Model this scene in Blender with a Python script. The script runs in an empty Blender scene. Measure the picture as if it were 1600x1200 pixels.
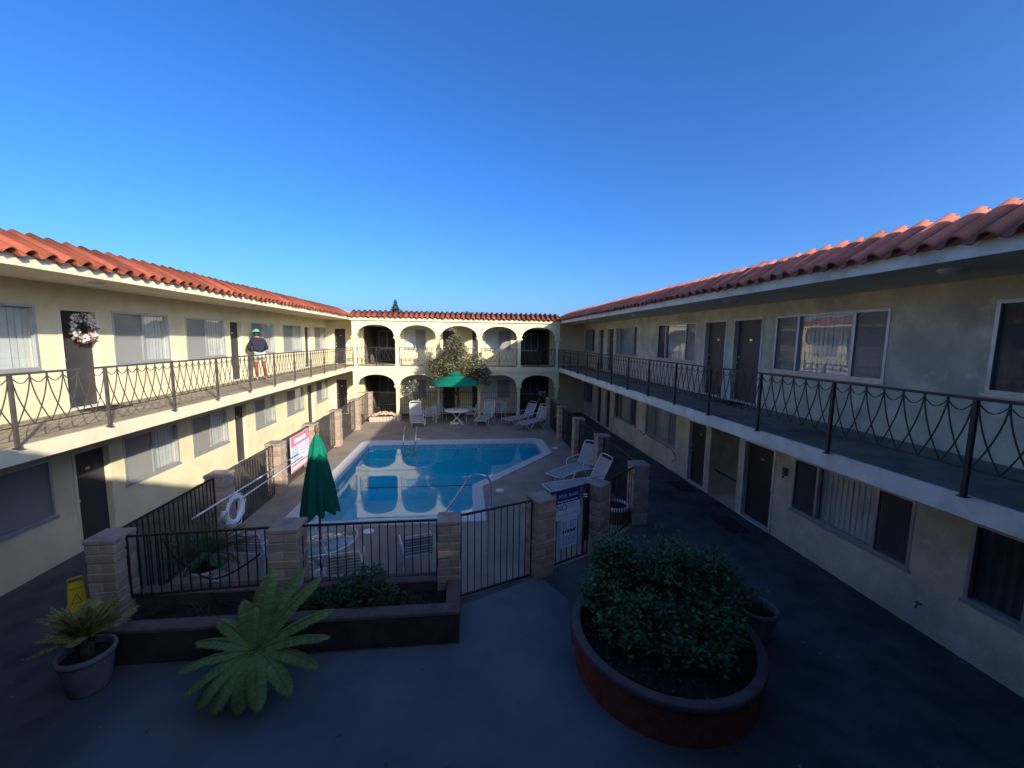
import bpy, bmesh, math, random
from mathutils import Vector, Matrix
from mathutils.geometry import tessellate_polygon
random.seed(7)
S = bpy.context.scene
COL = S.collection
R = math.radians
rnd = random.random
def ru(a, b): return a + (b - a) * random.random()

# ------------------------------------------------------------------ materials
def mat(name, col, rough=.8, var=.18, scale=4., bump=.0, bscale=40., spec=.3, metal=0., stain=None, stain_scale=1.1,
        stain_lo=.5, stain_hi=.68, island=0., coat=0., trans=0., pale=None, pale_lo=.6, pale_hi=.7, pale_scale=3.):
    m = bpy.data.materials.new(name); m.use_nodes = True
    nt = m.node_tree; N = nt.nodes; L = nt.links
    b = N['Principled BSDF']
    b.inputs['Roughness'].default_value = rough
    b.inputs['Specular IOR Level'].default_value = spec
    b.inputs['Metallic'].default_value = metal
    geo = N.new('ShaderNodeNewGeometry')
    no = N.new('ShaderNodeTexNoise'); no.inputs['Scale'].default_value = scale; no.inputs['Detail'].default_value = 6
    L.new(geo.outputs['Position'], no.inputs['Vector'])
    mr = N.new('ShaderNodeMapRange'); mr.inputs[1].default_value = .3; mr.inputs[2].default_value = .7
    mr.inputs[3].default_value = 1 - var; mr.inputs[4].default_value = 1 + var
    L.new(no.outputs['Fac'], mr.inputs[0])
    val = mr.outputs[0]
    if island:
        mi = N.new('ShaderNodeMapRange'); mi.inputs[3].default_value = 1 - island; mi.inputs[4].default_value = 1 + island
        L.new(geo.outputs['Random Per Island'], mi.inputs[0])
        mu = N.new('ShaderNodeMath'); mu.operation = 'MULTIPLY'
        L.new(val, mu.inputs[0]); L.new(mi.outputs[0], mu.inputs[1]); val = mu.outputs[0]
    cur = None
    def mixc(fac, a, bcol):
        mx = N.new('ShaderNodeMix'); mx.data_type = 'RGBA'
        L.new(fac, mx.inputs[0])
        if isinstance(a, tuple): mx.inputs[6].default_value = (*a, 1)
        else: L.new(a, mx.inputs[6])
        mx.inputs[7].default_value = (*bcol, 1)
        return mx.outputs[2]
    def mask(sc, lo, hi, off):
        n2 = N.new('ShaderNodeTexNoise'); n2.inputs['Scale'].default_value = sc; n2.inputs['Detail'].default_value = 9
        n2.inputs['Roughness'].default_value = .62
        ad = N.new('ShaderNodeVectorMath'); ad.inputs[1].default_value = (off, off * .7, off * .3)
        L.new(geo.outputs['Position'], ad.inputs[0]); L.new(ad.outputs[0], n2.inputs['Vector'])
        m2 = N.new('ShaderNodeMapRange'); m2.inputs[1].default_value = lo; m2.inputs[2].default_value = hi
        L.new(n2.outputs['Fac'], m2.inputs[0]); return m2.outputs[0]
    src = col
    if stain: src = mixc(mask(stain_scale, stain_lo, stain_hi, 3.1), src, stain)
    if pale: src = mixc(mask(pale_scale, pale_lo, pale_hi, 11.7), src, pale)
    sc = N.new('ShaderNodeVectorMath'); sc.operation = 'SCALE'
    if isinstance(src, tuple): sc.inputs[0].default_value = src
    else: L.new(src, sc.inputs[0])
    L.new(val, sc.inputs['Scale'])
    L.new(sc.outputs[0], b.inputs['Base Color'])
    if bump:
        nb = N.new('ShaderNodeTexNoise'); nb.inputs['Scale'].default_value = bscale; nb.inputs['Detail'].default_value = 4
        L.new(geo.outputs['Position'], nb.inputs['Vector'])
        bp = N.new('ShaderNodeBump'); bp.inputs['Strength'].default_value = bump; bp.inputs['Distance'].default_value = .02
        L.new(nb.outputs['Fac'], bp.inputs['Height']); L.new(bp.outputs[0], b.inputs['Normal'])
    if coat: b.inputs['Coat Weight'].default_value = coat
    if trans:
        tr = N.new('ShaderNodeBsdfTranslucent'); L.new(sc.outputs[0], tr.inputs['Color'])
        ms = N.new('ShaderNodeMixShader'); ms.inputs[0].default_value = trans
        L.new(b.outputs[0], ms.inputs[1]); L.new(tr.outputs[0], ms.inputs[2]); L.new(ms.outputs[0], N['Material Output'].inputs[0])
    return m

def mat_path():      # painted concrete that fades softly into the asphalt colour on both sides
    m = mat('painted_path', (.14, .155, .155), .72, .15, 1.2, .08, 60, .3, stain=(.105, .115, .12), stain_scale=1.1, stain_lo=.45, stain_hi=.75, pale=(.19, .20, .20), pale_lo=.62, pale_hi=.8, pale_scale=.5)
    N = m.node_tree.nodes; L = m.node_tree.links; b = N['Principled BSDF']; src = b.inputs['Base Color'].links[0].from_socket
    ge = N.new('ShaderNodeNewGeometry'); sx = N.new('ShaderNodeSeparateXYZ'); L.new(ge.outputs['Position'], sx.inputs[0])
    nz = N.new('ShaderNodeTexNoise'); nz.inputs['Scale'].default_value = 1.7; nz.inputs['Detail'].default_value = 7; L.new(ge.outputs['Position'], nz.inputs['Vector'])
    ad = N.new('ShaderNodeMath'); ad.operation = 'ADD'; L.new(sx.outputs[0], ad.inputs[0]); L.new(nz.outputs['Fac'], ad.inputs[1])
    a = N.new('ShaderNodeMapRange'); a.inputs[1].default_value = -3.75; a.inputs[2].default_value = -2.9; L.new(ad.outputs[0], a.inputs[0])
    c = N.new('ShaderNodeMapRange'); c.inputs[1].default_value = 3.0; c.inputs[2].default_value = 2.1; L.new(ad.outputs[0], c.inputs[0])
    k = N.new('ShaderNodeMath'); k.operation = 'MULTIPLY'; L.new(a.outputs[0], k.inputs[0]); L.new(c.outputs[0], k.inputs[1])
    mx = N.new('ShaderNodeMix'); mx.data_type = 'RGBA'; mx.inputs[6].default_value = (.092, .089, .087, 1); L.new(k.outputs[0], mx.inputs[0]); L.new(src, mx.inputs[7]); L.new(mx.outputs[2], b.inputs['Base Color'])
    return m

def schlick(N, L, r0):      # Fresnel reflectance that is the same from both sides of a sheet
    ge = N.new('ShaderNodeNewGeometry'); d = N.new('ShaderNodeVectorMath'); d.operation = 'DOT_PRODUCT'
    L.new(ge.outputs['Incoming'], d.inputs[0]); L.new(ge.outputs['Normal'], d.inputs[1])
    a = N.new('ShaderNodeMath'); a.operation = 'ABSOLUTE'; L.new(d.outputs['Value'], a.inputs[0])
    b = N.new('ShaderNodeMath'); b.operation = 'SUBTRACT'; b.inputs[0].default_value = 1; L.new(a.outputs[0], b.inputs[1])
    c = N.new('ShaderNodeMath'); c.operation = 'POWER'; L.new(b.outputs[0], c.inputs[0]); c.inputs[1].default_value = 5
    e = N.new('ShaderNodeMath'); e.operation = 'MULTIPLY_ADD'; L.new(c.outputs[0], e.inputs[0]); e.inputs[1].default_value = 1 - r0; e.inputs[2].default_value = r0
    return e

def mat_glass(name):
    m = bpy.data.materials.new(name); m.use_nodes = True
    N = m.node_tree.nodes; L = m.node_tree.links; N.remove(N['Principled BSDF'])
    t = N.new('ShaderNodeBsdfTransparent'); t.inputs[0].default_value = (.86, .9, .9, 1)
    g = N.new('ShaderNodeBsdfGlossy'); g.inputs['Roughness'].default_value = .015
    f = schlick(N, L, .12)
    nz = N.new('ShaderNodeTexNoise'); nz.inputs['Scale'].default_value = 1.6; nz.inputs['Detail'].default_value = 1
    ge = N.new('ShaderNodeNewGeometry'); L.new(ge.outputs['Position'], nz.inputs['Vector'])
    bp = N.new('ShaderNodeBump'); bp.inputs['Strength'].default_value = .05; bp.inputs['Distance'].default_value = .05
    L.new(nz.outputs['Fac'], bp.inputs['Height']); L.new(bp.outputs[0], g.inputs['Normal'])
    x = N.new('ShaderNodeMixShader'); L.new(f.outputs[0], x.inputs[0]); L.new(t.outputs[0], x.inputs[1]); L.new(g.outputs[0], x.inputs[2])
    L.new(x.outputs[0], N['Material Output'].inputs[0]); return m

def mat_screen(name, col, a):
    m = bpy.data.materials.new(name); m.use_nodes = True
    N = m.node_tree.nodes; L = m.node_tree.links; N.remove(N['Principled BSDF'])
    t = N.new('ShaderNodeBsdfTransparent'); d = N.new('ShaderNodeBsdfDiffuse'); d.inputs[0].default_value = (*col, 1)
    x = N.new('ShaderNodeMixShader'); x.inputs[0].default_value = a
    L.new(t.outputs[0], x.inputs[1]); L.new(d.outputs[0], x.inputs[2]); L.new(x.outputs[0], N['Material Output'].inputs[0]); return m

def mat_water(name):
    m = bpy.data.materials.new(name); m.use_nodes = True
    N = m.node_tree.nodes; L = m.node_tree.links; N.remove(N['Principled BSDF'])
    t = N.new('ShaderNodeBsdfTransparent'); t.inputs[0].default_value = (.30, .88, .97, 1)
    g = N.new('ShaderNodeBsdfGlossy'); g.inputs['Roughness'].default_value = .0
    f = schlick(N, L, .045)
    ge = N.new('ShaderNodeNewGeometry')
    nz = N.new('ShaderNodeTexNoise'); nz.inputs['Scale'].default_value = 1.3; nz.inputs['Detail'].default_value = 3
    L.new(ge.outputs['Position'], nz.inputs['Vector'])
    bp = N.new('ShaderNodeBump'); bp.inputs['Strength'].default_value = .012; bp.inputs['Distance'].default_value = .05
    L.new(nz.outputs['Fac'], bp.inputs['Height']); L.new(bp.outputs[0], g.inputs['Normal'])
    x = N.new('ShaderNodeMixShader'); L.new(f.outputs[0], x.inputs[0]); L.new(t.outputs[0], x.inputs[1]); L.new(g.outputs[0], x.inputs[2])
    L.new(x.outputs[0], N['Material Output'].inputs[0]); return m

M = dict(
 stucco_w=mat('stucco_cream', (.68, .60, .395), .92, .07, 2.2, .25, 60, .1, stain=(.62, .50, .30), stain_scale=.9, stain_lo=.5, stain_hi=.75),
 stucco_e=mat('stucco_weathered', (.70, .63, .47), .95, .14, 2.6, .3, 55, .1, stain=(.50, .46, .335), stain_scale=.9, stain_lo=.40, stain_hi=.62,
              pale=(.76, .70, .56), pale_lo=.55, pale_hi=.72, pale_scale=3.6),
 stucco_n=mat('stucco_arcade', (.66, .58, .37), .9, .05, 3, .15, 60, .1),
 cream_trim=mat('cream_trim', (.68, .60, .42), .7, .08, 3, .1, 50, .2, stain=(.5, .44, .33), stain_scale=2.4, stain_lo=.58, stain_hi=.8),
 grey_trim=mat('grey_trim', (.76, .71, .60), .75, .12, 2.5, .1, 50, .2, stain=(.46, .42, .34), stain_scale=2.2, stain_lo=.5, stain_hi=.78),
 soffit=mat('soffit_paint', (.62, .55, .41), .9, .1, 2, .15, 60, .1),
 tile=mat('clay_tile', (.25, .066, .036), .85, .14, 6, .1, 80, .15, island=.32, stain=(.165, .05, .032), stain_scale=1.6),
 tile_e=mat('clay_tile_weathered', (.36, .125, .085), .85, .16, 6, .1, 80, .15, island=.25, stain=(.21, .085, .07), stain_scale=1.6),
 roofdeck=mat('roof_gravel', (.3, .28, .26), .95, .2, 8),
 floor_w=mat('walkway_concrete', (.33, .28, .20), .9, .2, 3, .1, 60, .15, stain=(.22, .19, .14), stain_scale=1.2),
 floor_e=mat('walkway_coating', (.235, .20, .155), .85, .25, 2.4, .1, 60, .2, stain=(.13, .115, .10), stain_scale=.9),
 asphalt=mat('ground_asphalt', (.100, .096, .094), .9, .3, 2.2, .25, 70, .2, stain=(.068, .066, .066), stain_scale=.6, pale=(.16, .155, .15), pale_lo=.73, pale_hi=.8, pale_scale=9),
 path=mat_path(),
 deck=mat('pool_deck_concrete', (.31, .25, .19), .88, .14, 1.6, .12, 70, .2, stain=(.22, .18, .145), stain_scale=.8, stain_lo=.42, stain_hi=.72),
 coping=mat('pool_coping', (.54, .53, .52), .7, .07, 8, .1, 60, .2),
 plaster=mat('pool_plaster', (.045, .57, .65), .7, .08, .8, 0, 50, .1),
 tileband=mat('pool_tile', (.17, .34, .44), .3, .5, 14, 0, 50, .4),
 step=mat('pool_step', (.10, .52, .80), .6, .05, 2, 0, 50, .2),
 white=mat('white_paint', (.72, .72, .72), .5, .05, 5, 0, 50, .3),
 whitemetal=mat('white_enamel', (.66, .65, .65), .35, .06, 8, 0, 50, .4),
 strap=mat('vinyl_strap', (.34, .33, .33), .6, .1, 12, 0, 50, .3),
 sling=mat('sling_fabric', (.37, .34, .32), .85, .1, 12, .1, 200, .1),
 alu=mat('aluminium_frame', (.42, .43, .44), .4, .1, 6, 0, 50, .4, metal=.5),
 bronze=mat('bronze_frame', (.10, .09, .08), .5, .1, 6, 0, 50, .4),
 blind=mat('blind_vinyl', (.72, .70, .66), .7, .05, 3, 0, 50, .2, island=.07),
 curtain=mat('dark_curtain', (.10, .095, .09), .9, .3, 2.5, 0, 50, .1),
 greycurtain=mat('grey_curtain', (.20, .20, .21), .9, .2, 2.5, 0, 50, .1),
 door=mat('door_paint_dark', (.040, .036, .040), .55, .15, 3, 0, 50, .3),
 door_e=mat('door_paint_brown', (.075, .060, .052), .5, .15, 3, 0, 50, .35),
 brass=mat('door_hardware', (.6, .55, .45), .3, .1, 6, 0, 50, .5, metal=.9),
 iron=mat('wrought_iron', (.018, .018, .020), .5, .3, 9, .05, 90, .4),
 iron_w=mat('weathered_sunlit_iron', (.066, .056, .05), .6, .3, 9, .05, 90, .3),  # browner iron, mostly for sunlit panels, with their lit tone in the colour
 block=mat('slump_block', (.37, .275, .205), .9, .18, 7, .35, 45, .15, island=.16),
 block_cap=mat('block_cap', (.33, .26, .21), .85, .15, 6, .25, 45, .15, stain=(.2, .16, .13), stain_scale=4),
 brick_red=mat('planter_brick', (.25, .065, .045), .85, .25, 7, .2, 45, .2, island=.1),
 brick_cap=mat('planter_cap', (.14, .095, .085), .85, .2, 7, .2, 45, .2),
 pl_wall=mat('planter_stucco', (.055, .042, .040), .9, .3, 4, .2, 40, .2),
 soil=mat('garden_soil', (.030, .022, .018), .97, .45, 12, .8, 35, .05),
 tansoil=mat('dry_garden_soil', (.42, .30, .20), .97, .3, 8, .8, 25, .05),
 teal=mat('umbrella_canvas', (.004, .088, .058), .85, .1, 6, .1, 200, .1, trans=.2),  # copy for the shaded folds, their darkness put into the colour
 teal_lit=mat('umbrella_canvas_lit', (.008, .20, .125), .85, .1, 6, .1, 200, .1, trans=.25),  # sunlit copy of the same canvas, brightness put into the colour
 wood=mat('umbrella_wood', (.14, .07, .035), .5, .2, 8, 0, 50, .3),
 barrel=mat('barrel_wood', (.22, .12, .07), .8, .25, 9, .2, 60, .2),
 pot=mat('pot_grey', (.17, .165, .165), .7, .15, 6, .1, 60, .25),
 pot_white=mat('pot_white', (.60, .58, .55), .7, .12, 6, .1, 60, .25),
 yellow=mat('yellow_plastic', (.62, .46, .02), .45, .06, 6, 0, 50, .35),
 black=mat('black_print', (.02, .02, .02), .6, .1, 6),
 navy=mat('navy_print', (.035, .03, .16), .5, .1, 6),
 signwhite=mat('sign_white', (.62, .66, .74), .5, .06, 4),
 signpaper=mat('sign_paper', (.72, .72, .76), .5, .05, 4),
 pink=mat('sign_pink', (.66, .20, .26), .5, .25, 9),
 blueprint=mat('sign_blue', (.22, .30, .55), .5, .2, 9),
 ring=mat('life_ring_white', (.72, .76, .82), .5, .06, 6),
 chrome=mat('stainless_steel', (.62, .64, .67), .18, .05, 6, 0, 50, .5, metal=1.),
 cable=mat('black_rubber', (.012, .012, .012), .6, .1, 6),
 leaf_rose=mat('rose_leaf', (.08, .14, .05), .5, .3, 3, 0, 50, .4, island=.55, trans=.2),
 leaf_shrub=mat('shrub_leaf', (.035, .08, .026), .5, .3, 3, 0, 50, .4, island=.5, trans=.2),
 leaf_olive=mat('olive_leaf', (.20, .205, .115), .6, .3, 2, 0, 50, .3, island=.5, trans=.2, stain=(.22, .15, .10), stain_scale=1.8, stain_lo=.5, stain_hi=.64),
 leaf_far=mat('far_leaf', (.05, .085, .045), .7, .3, 1, 0, 50, .2, island=.4),
 leaf_dark=mat('dark_leaf', (.03, .05, .025), .6, .3, 3, 0, 50, .3, island=.5, trans=.15),
 frond=mat('cycad_frond', (.165, .235, .055), .5, .25, 3, 0, 50, .4, island=.3, trans=.22),
 frond_dark=mat('cycad_frond_dark', (.022, .062, .018), .5, .3, 3, 0, 50, .4, island=.4, trans=.15),
 frond_yellow=mat('cycad_frond_yellow', (.31, .27, .075), .6, .3, 4, 0, 50, .3, island=.45, trans=.2, stain=(.27, .15, .06), stain_scale=5, stain_lo=.5, stain_hi=.65),
 alcove=mat('shade_toned_plaster', (.17, .14, .115), .95, .2, 3, .1, 50, .1),  # shade of the deep end bays is put into this plaster colour
 bark=mat('bark', (.09, .065, .05), .95, .3, 12, .5, 30, .1),
 flower_pink=mat('pink_petal', (.55, .22, .22), .7, .2, 8, island=.4),
 flower_white=mat('white_petal', (.62, .60, .55), .7, .15, 8, island=.3),
 flower_red=mat('red_petal', (.42, .05, .06), .7, .2, 8, island=.3),
 mat_rubber=mat('rubber_mat', (.045, .042, .042), .95, .3, 20, .3, 80, .1),
 stone=mat('pale_stone', (.5, .4, .31), .9, .2, 6, .3, 30, .1),
 skin=mat('skin', (.42, .22, .15), .6, .06, 8),
 jacket=mat('navy_jacket', (.022, .022, .036), .85, .25, 9, .1, 60, .15),
 shorts=mat('grey_shorts', (.36, .38, .32), .9, .15, 9, .1, 60, .1),
 leggings=mat('orange_leggings', (.24, .075, .05), .85, .15, 14, .1, 60, .1, stain=(.24, .05, .04), stain_scale=14, stain_lo=.48, stain_hi=.56),
 hat=mat('teal_hat', (.15, .42, .36), .85, .1, 9, .1, 80, .1),
 shoe=mat('pale_shoe', (.26, .26, .25), .7, .1, 9),
 hair=mat('dark_hair', (.03, .02, .015), .6, .2, 20),
 lampglass=mat('lamp_glass', (.55, .54, .50), .4, .05, 5, 0, 50, .4),
 glass=mat_glass('window_glass'), tableglass=mat_glass('table_glass'), water=mat_water('pool_water'),
 screen=mat_screen('insect_mesh', (.30, .29, .27), .6), screen_d=mat_screen('insect_mesh_dark', (.11, .11, .115), .7),
)

# ------------------------------------------------------------------ mesh builder
class MB:
    def __init__(s): s.v = []; s.f = []; s.sm = []
    def add(s, vs, fs, smooth=False):
        o = len(s.v); s.v += [tuple(p) for p in vs]
        for f in fs: s.f.append([i + o for i in f]); s.sm.append(smooth)
    def pts8(s, c): s.add(c, [(0, 3, 2, 1), (4, 5, 6, 7), (0, 1, 5, 4), (1, 2, 6, 5), (2, 3, 7, 6), (3, 0, 4, 7)])
    def box(s, x0, x1, y0, y1, z0, z1):
        s.pts8([(x0, y0, z0), (x1, y0, z0), (x1, y1, z0), (x0, y1, z0), (x0, y0, z1), (x1, y0, z1), (x1, y1, z1), (x0, y1, z1)])
    def ubox(s, P, u0, u1, d0, d1, z0, z1):
        s.pts8([P(u0, d0, z0), P(u1, d0, z0), P(u1, d1, z0), P(u0, d1, z0), P(u0, d0, z1), P(u1, d0, z1), P(u1, d1, z1), P(u0, d1, z1)])
    def bbox(s, x0, x1, y0, y1, z0, z1, b=.012):   # bevelled box
        X = [(x0, x0 + b), (x1, x1 - b)]; Y = [(y0, y0 + b), (y1, y1 - b)]; Z = [(z0, z0 + b), (z1, z1 - b)]
        v = []; idx = {}
        for i in (0, 1):
            for j in (0, 1):
                for k in (0, 1):
                    for a in range(3):
                        p = [X[i][1], Y[j][1], Z[k][1]]; p[a] = (X[i], Y[j], Z[k])[a][0]
                        idx[i, j, k, a] = len(v); v.append(tuple(p))
        g = lambda i, j, k, a: idx[i, j, k, a]
        f = []
        for e in (0, 1):
            f.append([g(e, 0, 0, 0), g(e, 1, 0, 0), g(e, 1, 1, 0), g(e, 0, 1, 0)])
            f.append([g(0, e, 0, 1), g(1, e, 0, 1), g(1, e, 1, 1), g(0, e, 1, 1)])
            f.append([g(0, 0, e, 2), g(1, 0, e, 2), g(1, 1, e, 2), g(0, 1, e, 2)])
        for a in (0, 1):
            for c in (0, 1):
                f.append([g(a, c, 0, 0), g(a, c, 1, 0), g(a, c, 1, 1), g(a, c, 0, 1)])
                f.append([g(a, 0, c, 0), g(a, 1, c, 0), g(a, 1, c, 2), g(a, 0, c, 2)])
                f.append([g(0, a, c, 1), g(1, a, c, 1), g(1, a, c, 2), g(0, a, c, 2)])
        for i in (0, 1):
            for j in (0, 1):
                for k in (0, 1): f.append([g(i, j, k, 0), g(i, j, k, 1), g(i, j, k, 2)])
        s.add(v, f)
    def tube(s, pts, r, n=6, cap=True, smooth=True, closed=False):
        pts = [Vector(p) for p in pts]; k = len(pts)
        rr = r if isinstance(r, (list, tuple)) else [r] * k
        ref = None; v = []
        for i, p in enumerate(pts):
            if closed: t = pts[(i + 1) % k] - pts[i - 1]
            else: t = (pts[min(i + 1, k - 1)] - pts[max(i - 1, 0)])
            t.normalize()
            if ref is None:
                ref = Vector((0, 0, 1)) if abs(t.z) < .9 else Vector((1, 0, 0))
            a = (ref - t * ref.dot(t)).normalized(); b = t.cross(a); ref = a
            for j in range(n):
                q = 2 * math.pi * (j + .5) / n
                v.append(p + a * math.cos(q) * rr[i] + b * math.sin(q) * rr[i])
        f = []
        for i in range(k if closed else k - 1):
            for j in range(n):
                i2 = (i + 1) % k
                f.append((i * n + j, i * n + (j + 1) % n, i2 * n + (j + 1) % n, i2 * n + j))
        if cap and not closed: f.append(tuple(range(n))[::-1]); f.append(tuple(range((k - 1) * n, k * n)))
        s.add(v, f, smooth and n > 4)
    def lathe(s, prof, c=(0, 0, 0), n=20, smooth=True, cap0=False, cap1=False):
        v = []
        for r, z in prof:
            for j in range(n):
                q = 2 * math.pi * j / n; v.append((c[0] + r * math.cos(q), c[1] + r * math.sin(q), c[2] + z))
        f = [(i * n + j, i * n + (j + 1) % n, (i + 1) * n + (j + 1) % n, (i + 1) * n + j) for i in range(len(prof) - 1) for j in range(n)]
        if cap0: f.append(tuple(range(n))[::-1])
        if cap1: f.append(tuple(range((len(prof) - 1) * n, len(prof) * n)))
        s.add(v, f, smooth)
    def ball(s, c, r, n=8, m=6, sx=1, sy=1, sz=1):
        v = []; f = []
        for i in range(m + 1):
            t = math.pi * i / m
            for j in range(n):
                q = 2 * math.pi * j / n
                v.append((c[0] + sx * r * math.sin(t) * math.cos(q), c[1] + sy * r * math.sin(t) * math.sin(q), c[2] + sz * r * math.cos(t)))
        for i in range(m):
            for j in range(n): f.append((i * n + j, (i + 1) * n + j, (i + 1) * n + (j + 1) % n, i * n + (j + 1) % n))
        s.add(v, f, True)
    def prism(s, poly, z0, z1):
        n = len(poly)
        s.add([(x, y, z0) for x, y in poly] + [(x, y, z1) for x, y in poly],
              [tuple(range(n))[::-1], tuple(range(n, 2 * n))] + [(i, (i + 1) % n, n + (i + 1) % n, n + i) for i in range(n)])
    def sheet(s, loops, z):
        vs = [[Vector((x, y, z)) for x, y in lp] for lp in loops]
        flat = [p for lp in vs for p in lp]
        s.add(flat, [tuple(t) for t in tessellate_polygon(vs)])
    def leaf(s, p, d, up, l, w):
        d = Vector(d).normalized(); sd = d.cross(Vector(up))
        if sd.length < 1e-4: sd = d.cross(Vector((1, .3, .2)))
        sd.normalize(); p = Vector(p)
        nrm = sd.cross(d)
        s.add([p, p + d * l * .45 + sd * w * .5 + nrm * l * .06, p + d * l, p + d * l * .45 - sd * w * .5 + nrm * l * .06], [(0, 1, 2, 3)])
    def build(s, name, m, parent=None, origin=None, keep=False):
        if origin is None: origin = Vector(parent.location) if (parent is not None and not keep) else Vector((0, 0, 0))
        if parent is not None and parent.parent is not None and not keep:
            origin = parent.matrix_basis.translation + parent.parent.matrix_basis.translation
        o0 = Vector(origin)
        me = bpy.data.meshes.new(name)
        me.from_pydata([tuple(Vector(p) - o0) for p in s.v], [], s.f)
        bm = bmesh.new(); bm.from_mesh(me); bmesh.ops.recalc_face_normals(bm, faces=bm.faces); bm.to_mesh(me); bm.free()
        me.polygons.foreach_set('use_smooth', s.sm)
        me.materials.append(m if not isinstance(m, str) else M[m])
        me.update()
        o = bpy.data.objects.new(name, me); COL.objects.link(o)
        if parent is not None: o.parent = parent
        return o

def tag(o, label=None, cat=None, group=None, kind=None):
    if label: o['label'] = label
    if cat: o['category'] = cat
    if group: o['group'] = group
    if kind: o['kind'] = kind
    return o
def thing(name, loc, label, cat, group=None, rz=0):
    o = bpy.data.objects.new(name, None); COL.objects.link(o); o.location = loc; o.rotation_euler = (0, 0, rz)
    o.empty_display_size = .2
    return tag(o, label, cat, group)
def copy_tree(o, parent=None):
    c = o.copy(); COL.objects.link(c)
    if parent is not None: c.parent = parent
    for ch in list(o.children): copy_tree(ch, c)
    return c
def place(proto, used, loc, rz, label, sc=1):
    o = copy_tree(proto) if used[0] else proto
    used[0] = True
    o.location = loc; o.rotation_euler = (0, 0, rz); o.scale = (sc, sc, sc); o['label'] = label
    return o
def text_mesh(txt, size, name, m, parent, mtx, extrude=.001):
    cu = bpy.data.curves.new(name, 'FONT'); cu.body = txt; cu.size = size; cu.align_x = 'CENTER'; cu.align_y = 'CENTER'; cu.extrude = extrude
    to = bpy.data.objects.new(name, cu); COL.objects.link(to)
    dg = bpy.context.evaluated_depsgraph_get()
    me = bpy.data.meshes.new_from_object(to.evaluated_get(dg))
    bpy.data.objects.remove(to)
    me.transform(mtx); me.materials.clear(); me.materials.append(M[m])
    o = bpy.data.objects.new(name, me); COL.objects.link(o); o.parent = parent
    return o
def skinned(name, verts, edges, radii, m, parent, root=0, sub=2):
    me = bpy.data.meshes.new(name); me.from_pydata(verts, edges, [])
    o = bpy.data.objects.new(name, me); COL.objects.link(o)
    sk = o.modifiers.new('sk', 'SKIN'); sb = o.modifiers.new('sb', 'SUBSURF'); sb.levels = sub; sb.render_levels = sub
    for i, r in enumerate(radii):
        d = me.skin_vertices[0].data[i]; d.radius = r if isinstance(r, tuple) else (r, r); d.use_root = (i == root)
    dg = bpy.context.evaluated_depsgraph_get()
    me2 = bpy.data.meshes.new_from_object(o.evaluated_get(dg))
    bpy.data.objects.remove(o)
    me2.polygons.foreach_set('use_smooth', [True] * len(me2.polygons)); me2.materials.clear(); me2.materials.append(M[m])
    o = bpy.data.objects.new(name, me2); COL.objects.link(o); o.parent = parent
    return o
# ------------------------------------------------------------------ setting
Z2 = 2.83          # upper walkway
XL, XR, YB = -7.65, 6.9, 23.4
EL, ER, YA = -5.93, 5.05, 21.8
pool_out = [(-4.32, 9.22), (-4.32, 16.75), (-4.2, 17.0), (-3.95, 17.12), (3.0, 17.14), (3.26, 16.95), (3.26, 14.85), (.47, 11.5), (.47, 9.22)]
pool_in = [(-3.97, 9.48), (-3.97, 16.62), (-3.83, 16.8), (-3.7, 16.84), (2.85, 16.84), (2.95, 16.75), (2.95, 14.95), (.16, 11.62), (.16, 9.48)]
g = MB(); g.sheet([[(-300, -200), (300, -200), (300, 600), (-300, 600)], [(-4.6, 9.0), (3.6, 9.0), (3.6, 17.4), (-4.6, 17.4)]], 0)
tag(g.build('ground', 'asphalt'), kind='structure')
g = MB(); g.sheet([[(-5.2, 6.3), (-.3, 6.3), (1.35, 7.0), (2.6, 7.6), (4.15, 8.93), (4.15, 22.6), (-5.2, 22.6)], pool_out[::-1]], .006)
tag(g.build('pool_deck', 'deck'), kind='structure')
g = MB(); g.sheet([[(-4.6, -1.0), (2.9, -1.0), (2.9, 3.4), (2.2, 4.6), (1.5, 5.2), (1.7, 6.2), (1.35, 6.9), (-.09, 6.2), (-.09, 5.37), (-4.6, 5.34)]], .004)
tag(g.build('path', 'path'), kind='structure')
# pool
g = MB(); n = len(pool_out)
ring = lambda z: [(x, y, z) for x, y in pool_out]
v = [(x, y, -.02) for x, y in pool_out] + [(x, y, .035) for x, y in pool_out] + [(x, y, .035) for x, y in pool_in] + [(x, y, -.1) for x, y in pool_in]
g.add(v, [(k * n + i, k * n + (i + 1) % n, (k + 1) * n + (i + 1) % n, (k + 1) * n + i) for k in range(3) for i in range(n)])
pool = thing('swimming_pool', (-.5, 13.2, 0), 'blue swimming pool with white coping and one slanted side in the fenced courtyard', 'pool')
g.build('coping', 'coping', pool)
g = MB(); v = [(x, y, -.1) for x, y in pool_in] + [(x, y, -.28) for x, y in pool_in]
g.add(v, [(i, (i + 1) % n, n + (i + 1) % n, n + i) for i in range(n)]); g.build('waterline_tile', 'tileband', pool)
g = MB(); v = [(x, y, -.28) for x, y in pool_in] + [(x, y, -1.5) for x, y in pool_in]
g.add(v, [(i, (i + 1) % n, n + (i + 1) % n, n + i) for i in range(n)]); g.add(v[n:], [tuple(range(n))])
g.build('basin', 'plaster', pool)
g = MB(); g.box(-3.0, .155, 9.485, 9.9, -1.5, -.42); g.box(-3.0, .155, 9.905, 10.3, -1.5, -.74); g.build('pool_step', 'step', pool)
g = MB(); g.box(-3.96, .7, 15.65, 15.75, -1.5, -1.49); g.build('floor_line', 'navy', pool)
g = MB(); g.sheet([pool_in], -.13); tag(g.build('water', 'water'), kind='structure')
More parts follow.
